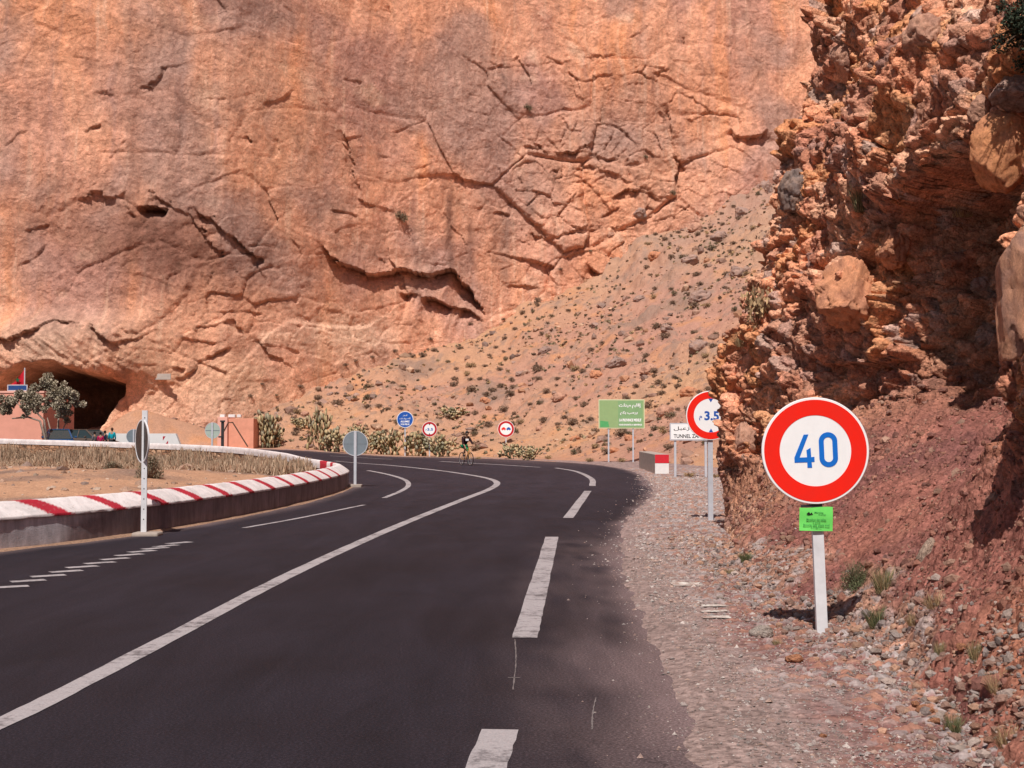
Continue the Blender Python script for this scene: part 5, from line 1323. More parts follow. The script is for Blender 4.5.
def put_shrub(p, r_, k_, label, group, hs=0.8, name="dry_shrub"):
    o = bpy.data.objects.new(name, sh[k_]); o.location = p - Vector((0, 0, 0.05 * r_)); o.scale = (r_, r_, r_ * hs); o.rotation_euler = (0, 0, random.uniform(0, 6.28)); link(o)
    return tag(o, label, "shrub", group)
SG = "dry shrubs dotted over the scree"; SL = "dry brown shrub dotted among others on the stony slope below the cliff"
listed = [(636, 387, 6), (338, 405, 10), (368, 398, 7), (300, 388, 6), (318, 391, 5), (276, 396, 4), (250, 397, 5), (262, 385, 4), (330, 424, 5), (368, 430, 4), (345, 366, 5), (355, 362, 5), (712, 250, 9), (684, 258, 7), (590, 252, 4), (560, 270, 4), (435, 405, 5), (388, 410, 5), (418, 372, 5), (455, 380, 6), (448, 418, 8), (510, 395, 9), (475, 435, 7), (560, 398, 5), (640, 405, 7), (655, 430, 8), (610, 395, 5), (530, 405, 5), (392, 440, 6), (485, 367, 5), (470, 325, 5), (503, 320, 4), (395, 352, 5), (372, 358, 4), (430, 340, 5), (612, 350, 5), (672, 290, 5), (700, 285, 6), (640, 350, 5), (590, 420, 6), (558, 425, 5)]
for px, py, r_ in listed:
    h0 = hit(px, py)[0]
    if h0 is None or h0.y < 60: continue
    put_shrub(h0, r_ * h0.y / F, 1 if random.random() < .4 else 0, SL, SG); placed.append((h0.x, h0.y))
cnt = len(placed); tries = 0
while cnt < 250 and tries < 9000:
    tries += 1
    px = random.uniform(225, 765); py = random.uniform(190, 455)
    h0 = hit(px, py)[0]
    if h0 is None or h0.y < 62 or h0.z > 32: continue
    f_ = ground_z(np.array([h0.x]), np.array([h0.y]))
    if abs(float(f_[0][0]) - h0.z) > 0.12 or float(f_[1]['D'][0]) < 1.2: continue
    if random.random() > 0.25 + 1.6 * max(0, float(fbm(np.array([h0.x * 0.15]), np.array([h0.y * 0.15]), np.array([0.0]), 3, 991)[0]) + 0.15): continue
    if any((h0.x - a) ** 2 + (h0.y - b_) ** 2 < 0.8 for a, b_ in placed): continue
    r_ = random.uniform(0.26, 0.56) * (1.4 if random.random() < 0.15 else 1)
    put_shrub(h0, r_, random.choice((0, 0, 1, 2, 2, 3)), SL, SG, random.uniform(0.8, 1.25)); placed.append((h0.x, h0.y)); cnt += 1
N = 9000; X = rng.uniform(-30, 50, N); Y = rng.uniform(80, 142, N); Z, f_ = ground_z(X, Y)
k_ = (f_['D'] > 1.0) & (Y < cliff_y(X, Z)) & (rng.random(N) < np.clip(0.25 + 1.3 * fbm(X * 0.12, Y * 0.12, X * 0, 4, 811), 0.03, 1))
X, Y, Z = X[k_][:2600], Y[k_][:2600], Z[k_][:2600]; n_ = len(X); L_ = 22; rad = rng.uniform(0.08, 0.24, n_)
d_ = rng.normal(size=(n_, L_, 3)); d_ /= np.linalg.norm(d_, axis=2)[..., None]; d_[..., 2] = np.abs(d_[..., 2])
Pc = np.stack([X, Y, Z], -1)[:, None] + d_ * (rad[:, None] * rng.uniform(0.3, 1, (n_, L_)))[..., None]
a_ = rng.normal(size=(n_, L_, 3)) * 0.065; b2 = rng.normal(size=(n_, L_, 3)) * 0.045
V = np.stack([Pc - a_, Pc + b2, Pc + a_, Pc - b2], 2).reshape(-1, 3); C = np.array(BRN + OLB + STR_[:1])[rng.integers(0, 7, n_)] * rng.uniform(0.8, 1.3, (n_, 1)); C = np.repeat(C, L_ * 4, 0)
o = np_mesh("scree_tufts", V, np.arange(len(V)).reshape(-1, 4), LEAF, None, False, C); tag(o, "small dry tufts sprinkled over the scree", "tufts", kind="stuff")
# plants clinging to the cliff
for px, py, r_, lab in ((400, 217, 9, "dark shrub hanging on the smooth middle of the cliff wall"), (527, 108, 6, "small green brown shrub high on the cliff above the boulder slabs"), (645, 157, 3.5, "tiny shrub on the cliff to the right of the boulder slabs"), (672, 193, 4.5, "small dark shrub in a gully at the foot of the cliff on the right")):
    h0, n0 = hit(px, py); q = h0.y / F
    o = put_shrub(h0 - Vector((0, 0.1, 0.3 * r_ * q)), r_ * q, 1, lab, None, 1.3, "cliff_shrub"); o.rotation_euler = (0.5, 0, 1)
# shrub on the island behind the tall white post
isl_leaf = shrub_mesh("scrub_bush", 2600, 0.045, [(0.14, 0.115, 0.07), (0.21, 0.165, 0.11), (0.09, 0.075, 0.05), (0.30, 0.22, 0.16)], 21, 0.75, None, 160, (0.25, 0.18, 0.14)); sh.append(isl_leaf)
b = G(150, 487, 0.1); b = drop(b.x, b.y, 5); q = b.y / F
o = put_shrub(b, 24 * q, 4, "olive brown scrub bush on the island behind the tall white post", None, 0.85, "scrub_bush"); o.scale = (22 * q, 14 * q, 24 * q)
b = G(112, 477, 0.3); b = drop(b.x, b.y, 5); o = put_shrub(b, 16 * b.y / F, 4, "thinner grey scrub bush left of the bush behind the tall white post", None, 0.7, "scrub_bush")
# dry scrub along the inside of the far wall
rr = np.random.default_rng(5); N = 26000
si = rr.uniform(s_tip + 2, s_d + 6, N); oi = 0.55 + 7.5 * rr.random(N) ** 2.6
xx = np.interp(si, S, WX) + np.interp(si, S, WN[:, 0]) * oi; yy = np.interp(si, S, WY) + np.interp(si, S, WN[:, 1]) * oi; zz, _ = ground_z(xx, yy)
hh = rr.uniform(0.15, 0.75, N) * np.interp(oi, [0.5, 3.2, 8], [1.15, 0.5, 0.28]) * (0.55 + 0.45 * sstep(-0.3, 0.3, fbm(xx * 0.5, yy * 0.5, xx * 0, 3, 801)))
dx = rr.normal(0, 0.10, N); dy = rr.normal(0, 0.10, N); a = rr.uniform(0, 6.28, N); wd = rr.uniform(0.012, 0.035, N)
V = np.stack([np.stack([xx - wd * np.cos(a), yy - wd * np.sin(a), zz], -1), np.stack([xx + wd * np.cos(a), yy + wd * np.sin(a), zz], -1), np.stack([xx + dx + wd * .5 * np.cos(a), yy + dy, zz + hh], -1), np.stack([xx + dx - wd * .5 * np.cos(a), yy + dy, zz + hh], -1)], 1).reshape(-1, 3)
C = np.array([(0.40, 0.27, 0.18), (0.30, 0.2, 0.14), (0.22, 0.15, 0.10), (0.48, 0.34, 0.24), (0.34, 0.2, 0.13)])[rr.integers(0, 5, N)]
o = np_mesh("dry_scrub", V, np.arange(4 * N).reshape(-1, 4), LEAF, None, False, np.repeat(C, 4, 0)); tag(o, "dry brown scrub growing along the inside of the far wall", "scrub", kind="stuff")

# prickly pears
def pear_mesh(seed, n=70):
    rr = random.Random(seed); mb = MB(); cols = []
    tips = [(Vector((rr.uniform(-.5, .5), rr.uniform(-.4, .4), -0.05)), Vector((rr.uniform(-.3, .3), rr.uniform(-.3, .3), 1)).normalized()) for _ in range(9)]
    k_ = 0
    while k_ < n and tips:
        p, d_ = tips.pop(0); s_ = rr.uniform(0.09, 0.155); side = d_.cross(Vector((rr.uniform(-1, 1), rr.uniform(-1, 1), rr.uniform(-.3, .3)))).normalized(); nn = d_.cross(side)
        c = p + d_ * s_ * 0.95; vs = []; ns = 12
        for i in range(ns):
            a = 2 * math.pi * i / ns; rad = s_ * (1.0 if math.sin(a) > 0 else 0.9); vs.append(c + side * math.cos(a) * rad * 0.72 + d_ * math.sin(a) * rad)
        i0 = len(vs); vs += [c + nn * s_ * 0.14, c - nn * s_ * 0.14]
        mb.add(vs, [[i, (i + 1) % ns, i0] for i in range(ns)] + [[(i + 1) % ns, i, i0 + 1] for i in range(ns)])
        col = rr.choice([(0.24, 0.20, 0.11), (0.36, 0.28, 0.15), (0.17, 0.15, 0.09), (0.48, 0.35, 0.20), (0.54, 0.40, 0.25), (0.30, 0.26, 0.18)]); cols += [col] * (ns + 2)
        k_ += 1
        for j in range(rr.choice((1, 2, 2))):
            a = rr.uniform(0.5, 2.6); q_ = c + side * math.cos(a) * s_ * 0.65 + d_ * math.sin(a) * s_ * 0.95
            nd_ = (d_ * 0.8 + side * math.cos(a) * 0.7 + nn * rr.uniform(-.5, .5) + Vector((0, 0, 0.15))).normalized(); tips.append((q_, nd_))
    return mb, cols
pears = []
for sd_i in (3, 8, 12):
    mb, cols = pear_mesh(sd_i, 150)
    o = mb.build("prickly_pear", LEAF, None, True, fix=False); ca = o.data.color_attributes.new("Col", 'FLOAT_COLOR', 'POINT'); ca.data.foreach_set("color", [x for c in cols for x in (*c, 1.0)])
    pears.append(o.data); bpy.data.objects.remove(o)
PG = "prickly pear cacti along the outer road edge"
for i, (px, pyb, hpx, wpx, lab) in enumerate(((266, 448, 38, 24, "tall grey green prickly pear right of the pink kiosk"), (277, 447, 26, 18, "smaller prickly pear leaning on the tall one by the pink kiosk"), (316, 450, 44, 20, "tall yellowish prickly pear halfway between kiosk and grey sign back"), (332, 452, 26, 26, "broad low prickly pear just left of the grey sign back"), (349, 452, 24, 20, "prickly pear directly behind the grey sign back"),
        (372, 454, 22, 26, "low yellow prickly pear right of the grey sign back"), (390, 455, 28, 24, "prickly pear just left of the blue sign post"), (414, 456, 28, 26, "prickly pear between the blue sign and the small red ringed sign"), (438, 457, 24, 24, "prickly pear right of the small height limit sign"), (452, 420, 15, 22, "yellow prickly pear higher on the slope above the cyclist"),
        (517, 459, 18, 20, "small prickly pear right of the no overtaking sign post"), (530, 460, 16, 18, "last small prickly pear along the road to the right"), (300, 430, 14, 18, "prickly pear on the slope behind the roadside row"), (352, 437, 14, 14, "small prickly pear on the slope above the grey sign back"), (358, 442, 16, 16, "dusty prickly pear between two taller ones behind the road"))):
    h0 = hit(px, pyb)[0]
    if h0 is None: continue
    q = h0.y / F; sc = hpx * q / 1.2
    o = bpy.data.objects.new("prickly_pear", pears[i % 3]); o.location = h0 + Vector((0, 0.4, -0.05)); o.scale = (wpx * q / 1.25, wpx * q / 1.25, sc); o.rotation_euler = (0, 0, i * 1.3); link(o); tag(o, lab, "cactus", PG)
# dry grass and bushes along the road's outer edge
for px, py, r_, lab in ((548, 459, 7, "straw coloured bush on the road edge right of the no overtaking sign"), (478, 460, 6, "straw bush just right of the cyclist"), (590, 462, 8, "straw coloured bush left of the green sign"), (622, 462, 8, "straw coloured bush between the posts of the green sign"), (690, 477, 9, "straw bush behind the tunnel sign posts"), (455, 455, 5, "low straw bush behind the cyclist"), (716, 478, 8, "dry bush behind the height sign post")):
    h0 = hit(px, py)[0]
    if h0 is None: continue
    put_shrub(h0, r_ * h0.y / F, 3, lab, None, 0.8, "straw_bush")

# near tufts on the bank
def tuft_mesh(name, n, cols, seed, spread=0.5, lean=0.5, w=0.02):
    rr = np.random.default_rng(seed); V = []; C = []
    for i in range(n):
        a = rr.uniform(0, 6.28); r0 = rr.random() ** 0.7 * 0.35; b0 = np.array([r0 * math.cos(a), r0 * math.sin(a), 0]); l = rr.uniform(0.5, 1.1); a2 = a + rr.normal(0, 0.7)
        ln = rr.uniform(0.1, lean + 0.3); tip = b0 + np.array([math.cos(a2) * ln * l, math.sin(a2) * ln * l, l * math.sqrt(max(0.1, 1 - ln * ln * 0.6))]); mid_ = (b0 + tip) / 2 + np.array([0, 0, 0.10 * l])
        s_ = np.array([-math.sin(a2 + 1), math.cos(a2 + 1), 0]) * w * rr.uniform(0.5, 1.2); c = np.array(cols[rr.integers(len(cols))]) * rr.uniform(0.7, 1.25)
        V += [b0 - s_, b0 + s_, mid_ + s_ * 0.8, mid_ - s_ * 0.8, mid_ - s_ * 0.8, mid_ + s_ * 0.8, tip + s_ * 0.15, tip - s_ * 0.15]; C += [c] * 8
    o = np_mesh(name, np.array(V), np.arange(len(V)).reshape(-1, 4), LEAF, None, False, np.array(C)); me = o.data; bpy.data.objects.remove(o); return me
GRN = [(0.10, 0.12, 0.05), (0.16, 0.17, 0.08), (0.24, 0.21, 0.11), (0.07, 0.085, 0.04)]; STW = [(0.46, 0.31, 0.16), (0.38, 0.26, 0.14), (0.55, 0.40, 0.23), (0.26, 0.18, 0.1)]
tg_, ts_, tm_ = tuft_mesh("grass_tuft", 420, GRN, 1, w=0.013), tuft_mesh("grass_tuft", 240, STW, 2, lean=0.8, w=0.010), tuft_mesh("grass_tuft", 420, GRN + STW, 3, w=0.012)
bushy = shrub_mesh("green_shrub", 3200, 0.035, [(0.10, 0.115, 0.055), (0.15, 0.16, 0.08), (0.07, 0.08, 0.04), (0.2, 0.19, 0.11)], 31, 0.7, None, 200, (0.2, 0.16, 0.1))
def near_plant(px, py, wpx, hpx, me, name, label, cat, group=None):
    h0, n0 = hit(px, py); q = h0.y / F
    o = bpy.data.objects.new(name, me); o.location = h0 - Vector((0, 0, 0.03)); o.scale = (wpx * q / 1.5, wpx * q / 1.5, hpx * q / 0.95); o.rotation_euler = (0, 0, random.uniform(0, 6)); link(o); return tag(o, label, cat, group)
near_plant(856, 588, 34, 32, bushy, "green_shrub", "dark green shrub on the bank right of the 40 sign post", "shrub")
near_plant(884, 590, 34, 26, tm_, "grass_tuft", "brownish tuft touching the right side of the dark green shrub", "grass tuft")
near_plant(878, 625, 32, 22, tg_, "grass_tuft", "round greenish grass tuft below the dark green shrub", "grass tuft")
near_plant(935, 605, 34, 18, ts_, "grass_tuft", "straw grass tuft on the red bank right of the round green tuft", "grass tuft")
near_plant(915, 622, 28, 16, ts_, "grass_tuft", "low straw tuft just right of the round green tuft", "grass tuft")
near_plant(953, 732, 22, 24, tg_, "grass_tuft", "small green plant among stones at the bottom right", "grass tuft")
near_plant(976, 660, 22, 24, tm_, "grass_tuft", "thin dry plant on the bank above the bottom right stones", "grass tuft")
near_plant(940, 655, 16, 18, tm_, "grass_tuft", "grey dry plant on top of the grey rubble heap", "grass tuft")
near_plant(1008, 742, 40, 24, ts_, "grass_tuft", "straw grass at the bottom right corner", "grass tuft")
near_plant(1000, 690, 34, 26, ts_, "grass_tuft", "straw grass on the bank above the bottom right corner", "grass tuft")
near_plant(776, 644, 12, 9, tm_, "grass_tuft", "tiny green tuft between the post and the flat pale stone", "grass tuft")
near_plant(745, 560, 16, 11, tg_, "grass_tuft", "small green tuft at the outcrop foot left of the 40 sign", "grass tuft")
near_plant(727, 574, 16, 8, tm_, "grass_tuft", "flat green weed on the gravel left of the outcrop foot", "grass tuft")
near_plant(962, 215, 40, 30, ts_, "grass_tuft", "dry grass sprouting in the shaded recess of the rock face", "grass tuft")
near_plant(862, 210, 30, 26, tm_, "grass_tuft", "grey dry plant on the middle of the conglomerate face", "grass tuft")
# straw bushes on the outcrop's shoulder and green bush at the top right
o = near_plant(760, 322, 44, 50, sh[3], "straw_bush", "large straw coloured bush on the left shoulder of the outcrop", "bush"); 
o = near_plant(742, 345, 22, 16, ts_, "grass_tuft", "straw tuft under the large straw bush on the outcrop", "grass tuft")
h0 = hit(1005, 60)[0]; c0 = D(1016, 30, h0.y - 0.45); q = c0.y / F
t = thing("green_bush", "dense dark green bush hanging over the rock at the top right corner", "bush", c0)
rr = random.Random(4); cs = [(rr.gauss(0.1, 0.17), rr.gauss(0, 0.15), rr.gauss(0.05, 0.22)) for _ in range(26)]; V, C = leaf_cloud(5200, cs, [rr.uniform(0.07, 0.15) for _ in cs], 0.022, [(0.035, 0.05, 0.03), (0.055, 0.075, 0.045), (0.09, 0.11, 0.07), (0.02, 0.03, 0.02)], 44)
cloud_obj("foliage", V, C, t)
m = MB()
for i in range(14):
    e = Vector((rr.uniform(-0.45, 0.1), rr.uniform(-0.3, 0.1), rr.uniform(-0.35, 0.35))); m.tube([(0.3, 0.25, -0.05), tuple(e * 0.5 + Vector((0.1, 0, 0.05))), tuple(e)], [0.012, 0.006, 0.002], 5)
bark_obj(m, "stem", t, (0.13, 0.09, 0.07))

# ---------------------------------------------------------------- buildings, wall and plaque on the left
PINK = paint("pink_render", (0.80, 0.36, 0.27), 0.9, 0.15, 0.14, 1.2, 0.2)
PINK2 = paint("pink_render_parapet_and_lit_side", (0.80, 0.42, 0.34), 0.9, 0.15, 0.14, 1.2, 0.2)
WHR = paint("whitewash", (0.74, 0.72, 0.72), 0.8, 0.2, 0.12, 1.5, 0.1)
y = 85.0; q = y / F; xl = D(-95, 400, y).x; xr = D(43.5, 400, y).x; g_ = gz(xr, y); zt = CAM_Z + (434 - 393) * q
t = thing("pink_building", "flat roofed pink rendered building at the left edge below the cave", "building", ((xl + xr) / 2, y, g_))
Wd = xr - xl; Hh = zt - g_
m = MB(); m.box((0, 3.0, Hh / 2 - 0.1), (Wd, 6.0, Hh + 0.2), None, 0.02); m.build("wall", PINK, t)
m = MB(); m.box((0, 0.10, Hh + 0.06), (Wd + 0.12, 0.3, 0.14), None, 0.02); m.box((Wd / 2 - 0.1, 3.2, Hh + 0.06), (0.3, 5.8, 0.138), None, 0.02); m.build("parapet", PINK2, t)
m = MB(); m.box((-1.6, -0.02, 1.0), (0.9, 0.05, 2.0)); d_ = m.build("door", STEEL, t)
# flag and board on the roof
fx = D(24.5, 390, y + 1.0); rz = g_ + Hh + 0.0
t = thing("flag", "red flag with green star hanging from a pole on the pink building roof", "flag", (fx.x, fx.y, rz))
ph = (393 - 367) * q
m = MB(); m.tube([(0, 0, -0.1), (0, 0, ph)], 0.045, 8); m.build("pole", POLE, t)
m = MB(); vs = []; nu, nv = 14, 12; fw, fh = 14.5 * q, 15.5 * q
for j in range(nv + 1):
    for i in range(nu + 1):
        u, v = i / nu, j / nv; drop_ = u * 0.75 * fh * (1 - v)
        vs.append((-0.05 - u * fw * (0.55 + 0.45 * v), 0.10 * math.sin(u * 7 + v) * u, ph * 0.93 - v * fh - drop_))
m.add(vs, [[j * (nu + 1) + i, j * (nu + 1) + i + 1, (j + 1) * (nu + 1) + i + 1, (j + 1) * (nu + 1) + i] for j in range(nv) for i in range(nu)])
cl = m.build("cloth", paint("red_cloth", (0.52, 0.012, 0.03), 0.8, 0.2, 0.25, 3, 0.1), t, True, fix=False)
m = MB(); cx_, cz_ = -0.05 - 0.5 * fw * 0.78, ph * 0.93 - 0.68 * fh; sr = 0.19
star = [(cx_ + (sr if i % 2 == 0 else sr * 0.42) * math.sin(math.pi * i / 5), cz_ + (sr if i % 2 == 0 else sr * 0.42) * math.cos(math.pi * i / 5)) for i in range(10)]
m.flat(star, -0.135, -0.13); m.build("star", paint("green_star", (0.01, 0.10, 0.04), 0.7, 0.2, 0.1, 5, 0), cl)
bx2 = D(17.5, 389, y + 0.6)
t = thing("roof_board", "blue board in a pale frame on legs on the pink building roof below the flag", "board", (bx2.x, bx2.y, rz))
m = MB(); w2, zb2, zt2 = 18.5 * q, 3.2 * q, 7.8 * q
m.box((0, 0, (zb2 + zt2) / 2), (w2, 0.05, zt2 - zb2), None, 0.005); bb = m.build("board_face", paint("blue_board", (0.02, 0.07, 0.24), 0.5, 0.3, 0.3, 3, 0.05), t)
m = MB(); 
for xx_ in (-w2 / 2 - 0.03, w2 / 2 + 0.03): m.box((xx_, 0, zt2 / 2 - 0.05), (0.06, 0.06, zt2 + 0.2))
m.box((0, -0.001, zt2 + 0.03), (w2, 0.058, 0.055)); m.box((0, -0.001, zb2 - 0.03), (w2, 0.058, 0.055)); m.build("frame", POLE, t)
# pink kiosk
y = 97.0; q = y / F; xl = D(217.5, 430, y).x; xr = D(253, 430, y).x; xm = D(227.5, 430, y).x; g_ = gz((xl + xr) / 2, y) - 0.1
t = thing("pink_kiosk", "small pink block building with white caps on its corners beyond the bend", "kiosk", ((xl + xr) / 2, y, g_)); cx_ = (xl + xr) / 2
Hh = CAM_Z + (434 - 418.5) * q - g_
m = MB(); m.box((xm + (xr - xm) / 2 - cx_, 1.3, Hh / 2), (xr - xm, 2.2, Hh), None, 0.02); m.build("wall", paint("orange_pink_render", (0.76, 0.34, 0.235), 0.9, 0.15, 0.2, 1.6, 0.2), t)
m = MB(); m.box(((xl + xm) / 2 - cx_, 1.2, Hh / 2 + 0.05), (xm - xl, 2.5, Hh + 0.1), None, 0.02); m.build("side_wall", PINK2, t)["label"] = "side block with its different light painted as paler pink"  # paler pink paints the different light on this side face
for xx_, ww in ((xl + 0.25, 0.36), (xl + 0.95, 0.5), (xl + 1.5, 0.3)):
    m = MB(); m.box((xx_ - cx_, 0.6, Hh + 0.19), (ww, 0.4, 0.22), None, 0.03); m.build("corner_cap", WHR, t)
b = D(222.5, 446, 95.5); gzz = gz(b.x, b.y); q2 = 95.5 / F
t = thing("service_pole", "short dark pole with brackets and slanting stay in front of the pink kiosk", "pole", (b.x, b.y, gzz)); ph = CAM_Z + (434 - 420.5) * q2 - gzz
m = MB(); m.box((0, 0, ph / 2), (0.2, 0.16, ph), None, 0.01); m.build("pole", STEEL, t)
m = MB(); m.box((0.02, -0.12, ph - 0.05), (0.36, 0.06, 0.12), None, 0.01); m.box((-0.14, -0.12, ph * 0.42), (0.28, 0.06, 0.12), None, 0.01); m.build("bracket", STEEL, t)
m = MB(); m.tube([(0.12, -0.1, ph * 0.62), (0.45, -0.15, ph - 0.15), (0.75, -0.15, ph - 0.15)], 0.05, 6); m.tube([(0.75, -0.15, ph - 0.12), (1.9, -0.2, 0.15)], 0.05, 6); m.build("stay", paint("brown_timber", (0.12, 0.07, 0.05), 0.8, 0.2, 0.3, 5, 0.2), t)
# low white wall with red marks
y = 84.0; q = y / F; xl = D(86, 438, y).x; xr = D(184, 438, y).x; g_ = gz((xl + xr) / 2, y); zt = CAM_Z + (434 - 433.5) * q - g_
t = thing("low_white_wall", "low whitewashed wall with red marks in front of the cave", "wall", ((xl + xr) / 2, y, g_)); Wd = xr - xl
m = MB(); m.add([(-Wd / 2, 0, -0.2), (Wd / 2, 0, -0.2), (Wd / 2 - 0.55, 0, zt), (-Wd / 2, 0, zt), (-Wd / 2, 0.4, -0.2), (Wd / 2, 0.4, -0.2), (Wd / 2 - 0.55, 0.4, zt), (-Wd / 2, 0.4, zt)],
       [[0, 1, 2, 3], [5, 4, 7, 6], [3, 2, 6, 7], [1, 5, 6, 2], [4, 0, 3, 7]]); m.build("wall_body", WHR, t)
RM = paint("red_wall_mark", (0.45, 0.02, 0.04), 0.7, 0.2, 0.2, 5, 0.05)
mx_ = D(89.5, 438, y).x - (xl + xr) / 2
m = MB(); m.flat([(mx_ - 0.07, 0.0), (mx_ + 0.1, 0.0), (mx_ + 0.1, zt - 0.02), (mx_ - 0.07, zt - 0.02)], -0.008, -0.002); m.build("red_mark", RM, t)
mx_ = D(165.5, 438, y).x - (xl + xr) / 2
m = MB(); m.flat([(mx_ - 0.17, zt * 0.62), (mx_ - 0.17, zt * 0.85), (mx_ + 0.0, zt * 0.85)], -0.008, -0.002); m.build("red_mark", RM, t)
m = MB(); m.flat([(mx_ - 0.17, zt * 0.25), (mx_ + 0.17, zt * 0.62), (mx_ + 0.17, zt * 0.28)], -0.008, -0.002); m.build("red_mark", RM, t)
# plaque
h0 = hit(164, 377)[0]; q = h0.y / F
t = thing("wall_plaque", "pale rectangular plaque fixed on the cliff right of the cave", "plaque", h0 + Vector((0, -0.5, 0)), math.radians(-8))
m = MB(); m.box((0, 0, 0), (18 * q, 0.12, 6 * q), None, 0.02); m.build("slab", paint("pale_stone", (0.46, 0.40, 0.36), 0.8, 0.2, 0.2, 3, 0.2), t)
m = MB(); m.box((0, 0.3, -0.1), (18 * q * 0.5, 0.48, 0.12)); m.build("bracket", CONC, t)

# ---------------------------------------------------------------- cars
def loft(mb, secs):
    """secs: list of rings with equal counts"""
    n = len(secs[0]); vs = [v for s_ in secs for v in s_]
    fs = [[i * n + k, i * n + (k + 1) % n, (i + 1) * n + (k + 1) % n, (i + 1) * n + k] for i in range(len(secs) - 1) for k in range(n)]
    fs += [list(range(n))[::-1], [(len(secs) - 1) * n + k for k in range(n)]]
    mb.add(vs, fs)
GLASS = NT("dark_car_glass"); GLASS.b.inputs['Base Color'].default_value = (0.03, 0.045, 0.05, 1); GLASS.b.inputs['Roughness'].default_value = 0.06; GLASS.b.inputs['Specular IOR Level'].default_value = 0.3
nn_ = GLASS.noise(GLASS.coord(), 2, 3, 0.5); GLASS.l(GLASS.ramp(nn_, [(0.3, 0.18), (0.7, 0.3)]), GLASS.b.inputs['Roughness']); GLASS = GLASS.m
TYRE = paint("tyre_rubber", (0.02, 0.02, 0.02), 0.9, 0.2, 0.2, 10, 0.1); RIM = paint("wheel_rim", (0.4, 0.4, 0.42), 0.35, 0.5, 0.2, 10, 0.02, 0.7)
def car(label, loc, rz, rgb, cat="car"):
    t = thing("parked_car", label, cat, loc, rz); pm = paint("car_paint", rgb, 0.3, 0.6, 0.1, 3, 0.0, 0.2)
    body = MB(); secs = []
    for (x, zl, zh, hw) in ((-2.1, 0.42, 0.78, 0.70), (-2.02, 0.28, 0.92, 0.80), (-1.4, 0.2, 0.96, 0.86), (-0.4, 0.18, 0.95, 0.87), (0.8, 0.18, 0.92, 0.87), (1.3, 0.2, 0.84, 0.85), (1.85, 0.24, 0.72, 0.80), (2.05, 0.34, 0.60, 0.70)):
        ring = []
        for k_ in range(16):
            a = 2 * math.pi * (k_ + 0.5) / 16; cs_, sn = math.cos(a), math.sin(a); e = 0.35
            ring.append((x, hw * math.copysign(abs(cs_) ** e, cs_), (zl + zh) / 2 + (zh - zl) / 2 * math.copysign(abs(sn) ** e, sn)))
        secs.append(ring)
    loft(body, secs)
    b_ = body.build("body", pm, t); smooth_by_angle(b_, 40)
    cab = MB(); base = [(-1.85, .92), (-1.35, 1.38), (-0.2, 1.45), (0.35, 1.36), (1.15, .88)]
    low = [(-1.85, -0.72, .90), (1.2, -0.72, .87), (1.2, 0.72, .87), (-1.85, 0.72, .90)]; up = [(-1.25, -0.55, 1.43), (0.25, -0.55, 1.43), (0.25, 0.55, 1.43), (-1.25, 0.55, 1.43)]
    cab.add(low + up, [[0, 1, 5, 4], [1, 2, 6, 5], [2, 3, 7, 6], [3, 0, 4, 7], [4, 5, 6, 7]]); c_ = cab.build("cabin_glass", GLASS, t)
    rf = MB(); rf.box((-0.5, 0, 1.445), (1.62, 1.14, 0.05), None, 0.02)
    for (a, b2) in ((0, 4), (1, 5), (2, 6), (3, 7)): rf.tube([(low + up)[a], (low + up)[b2]], 0.045, 6)
    for s_ in (-1, 1): rf.tube([(-0.35, s_ * 0.735, 0.9), (-0.35, s_ * 0.56, 1.43)], 0.04, 6)
    r_ = rf.build("roof", pm, t)
    for sx_ in (-1.3, 1.3):
        for sy_ in (-1, 1):
            w_ = MB(); prof_ = [(0.20, -0.10), (0.29, -0.11), (0.32, -0.08), (0.32, 0.08), (0.29, 0.11), (0.20, 0.10)]; vs = []; n = 20
            for k_ in range(n):
                a = 2 * math.pi * k_ / n
                for (r1_, y1_) in prof_: vs.append((sx_ + r1_ * math.cos(a), sy_ * 0.79 + y1_, 0.32 + r1_ * math.sin(a)))
            w_.add(vs, [[k_ * 6 + j, k_ * 6 + (j + 1) % 6, ((k_ + 1) % n) * 6 + (j + 1) % 6, ((k_ + 1) % n) * 6 + j] for k_ in range(n) for j in range(6)])
            ty = w_.build("tyre", TYRE, t, True); rm = MB(); rm.disc(0.205, sy_ * 0.79 - 0.07, sy_ * 0.79 + 0.07, 20, 0.01, None, sx_, 0.32); rm.build("rim", RIM, ty)
    for s_ in (-1, 1):
        h_ = MB(); h_.box((1.97, s_ * 0.56, 0.60), (0.14, 0.26, 0.13), None, 0.03); h_.build("headlight", RIM, t)
        h_ = MB(); h_.box((-2.05, s_ * 0.60, 0.76), (0.10, 0.2, 0.16), None, 0.02); h_.build("tail_light", RED, t)
        h_ = MB(); h_.box((0.62, s_ * 0.95, 0.98), (0.1, 0.16, 0.12), None, 0.03); h_.build("mirror", pm, t)
    h_ = MB(); h_.box((2.06, 0, 0.42), (0.08, 1.2, 0.16), None, 0.02); h_.build("bumper", BLACK, t)
    h_ = MB(); h_.box((2.105, 0, 0.42), (0.015, 0.5, 0.11)); h_.build("number_plate", WHITE, t)
    return t
b = D(59, 440, 80.5); car("dark blue car parked left of the brown car by the cave", (b.x, b.y, gz(b.x, b.y)), math.radians(-68), (0.02, 0.09, 0.24))
b = D(79, 440, 82.0); car("brown grey car parked behind the dark blue one", (b.x + 0.3, b.y + 1.2, gz(b.x, b.y)), math.radians(-30), (0.12, 0.085, 0.07))

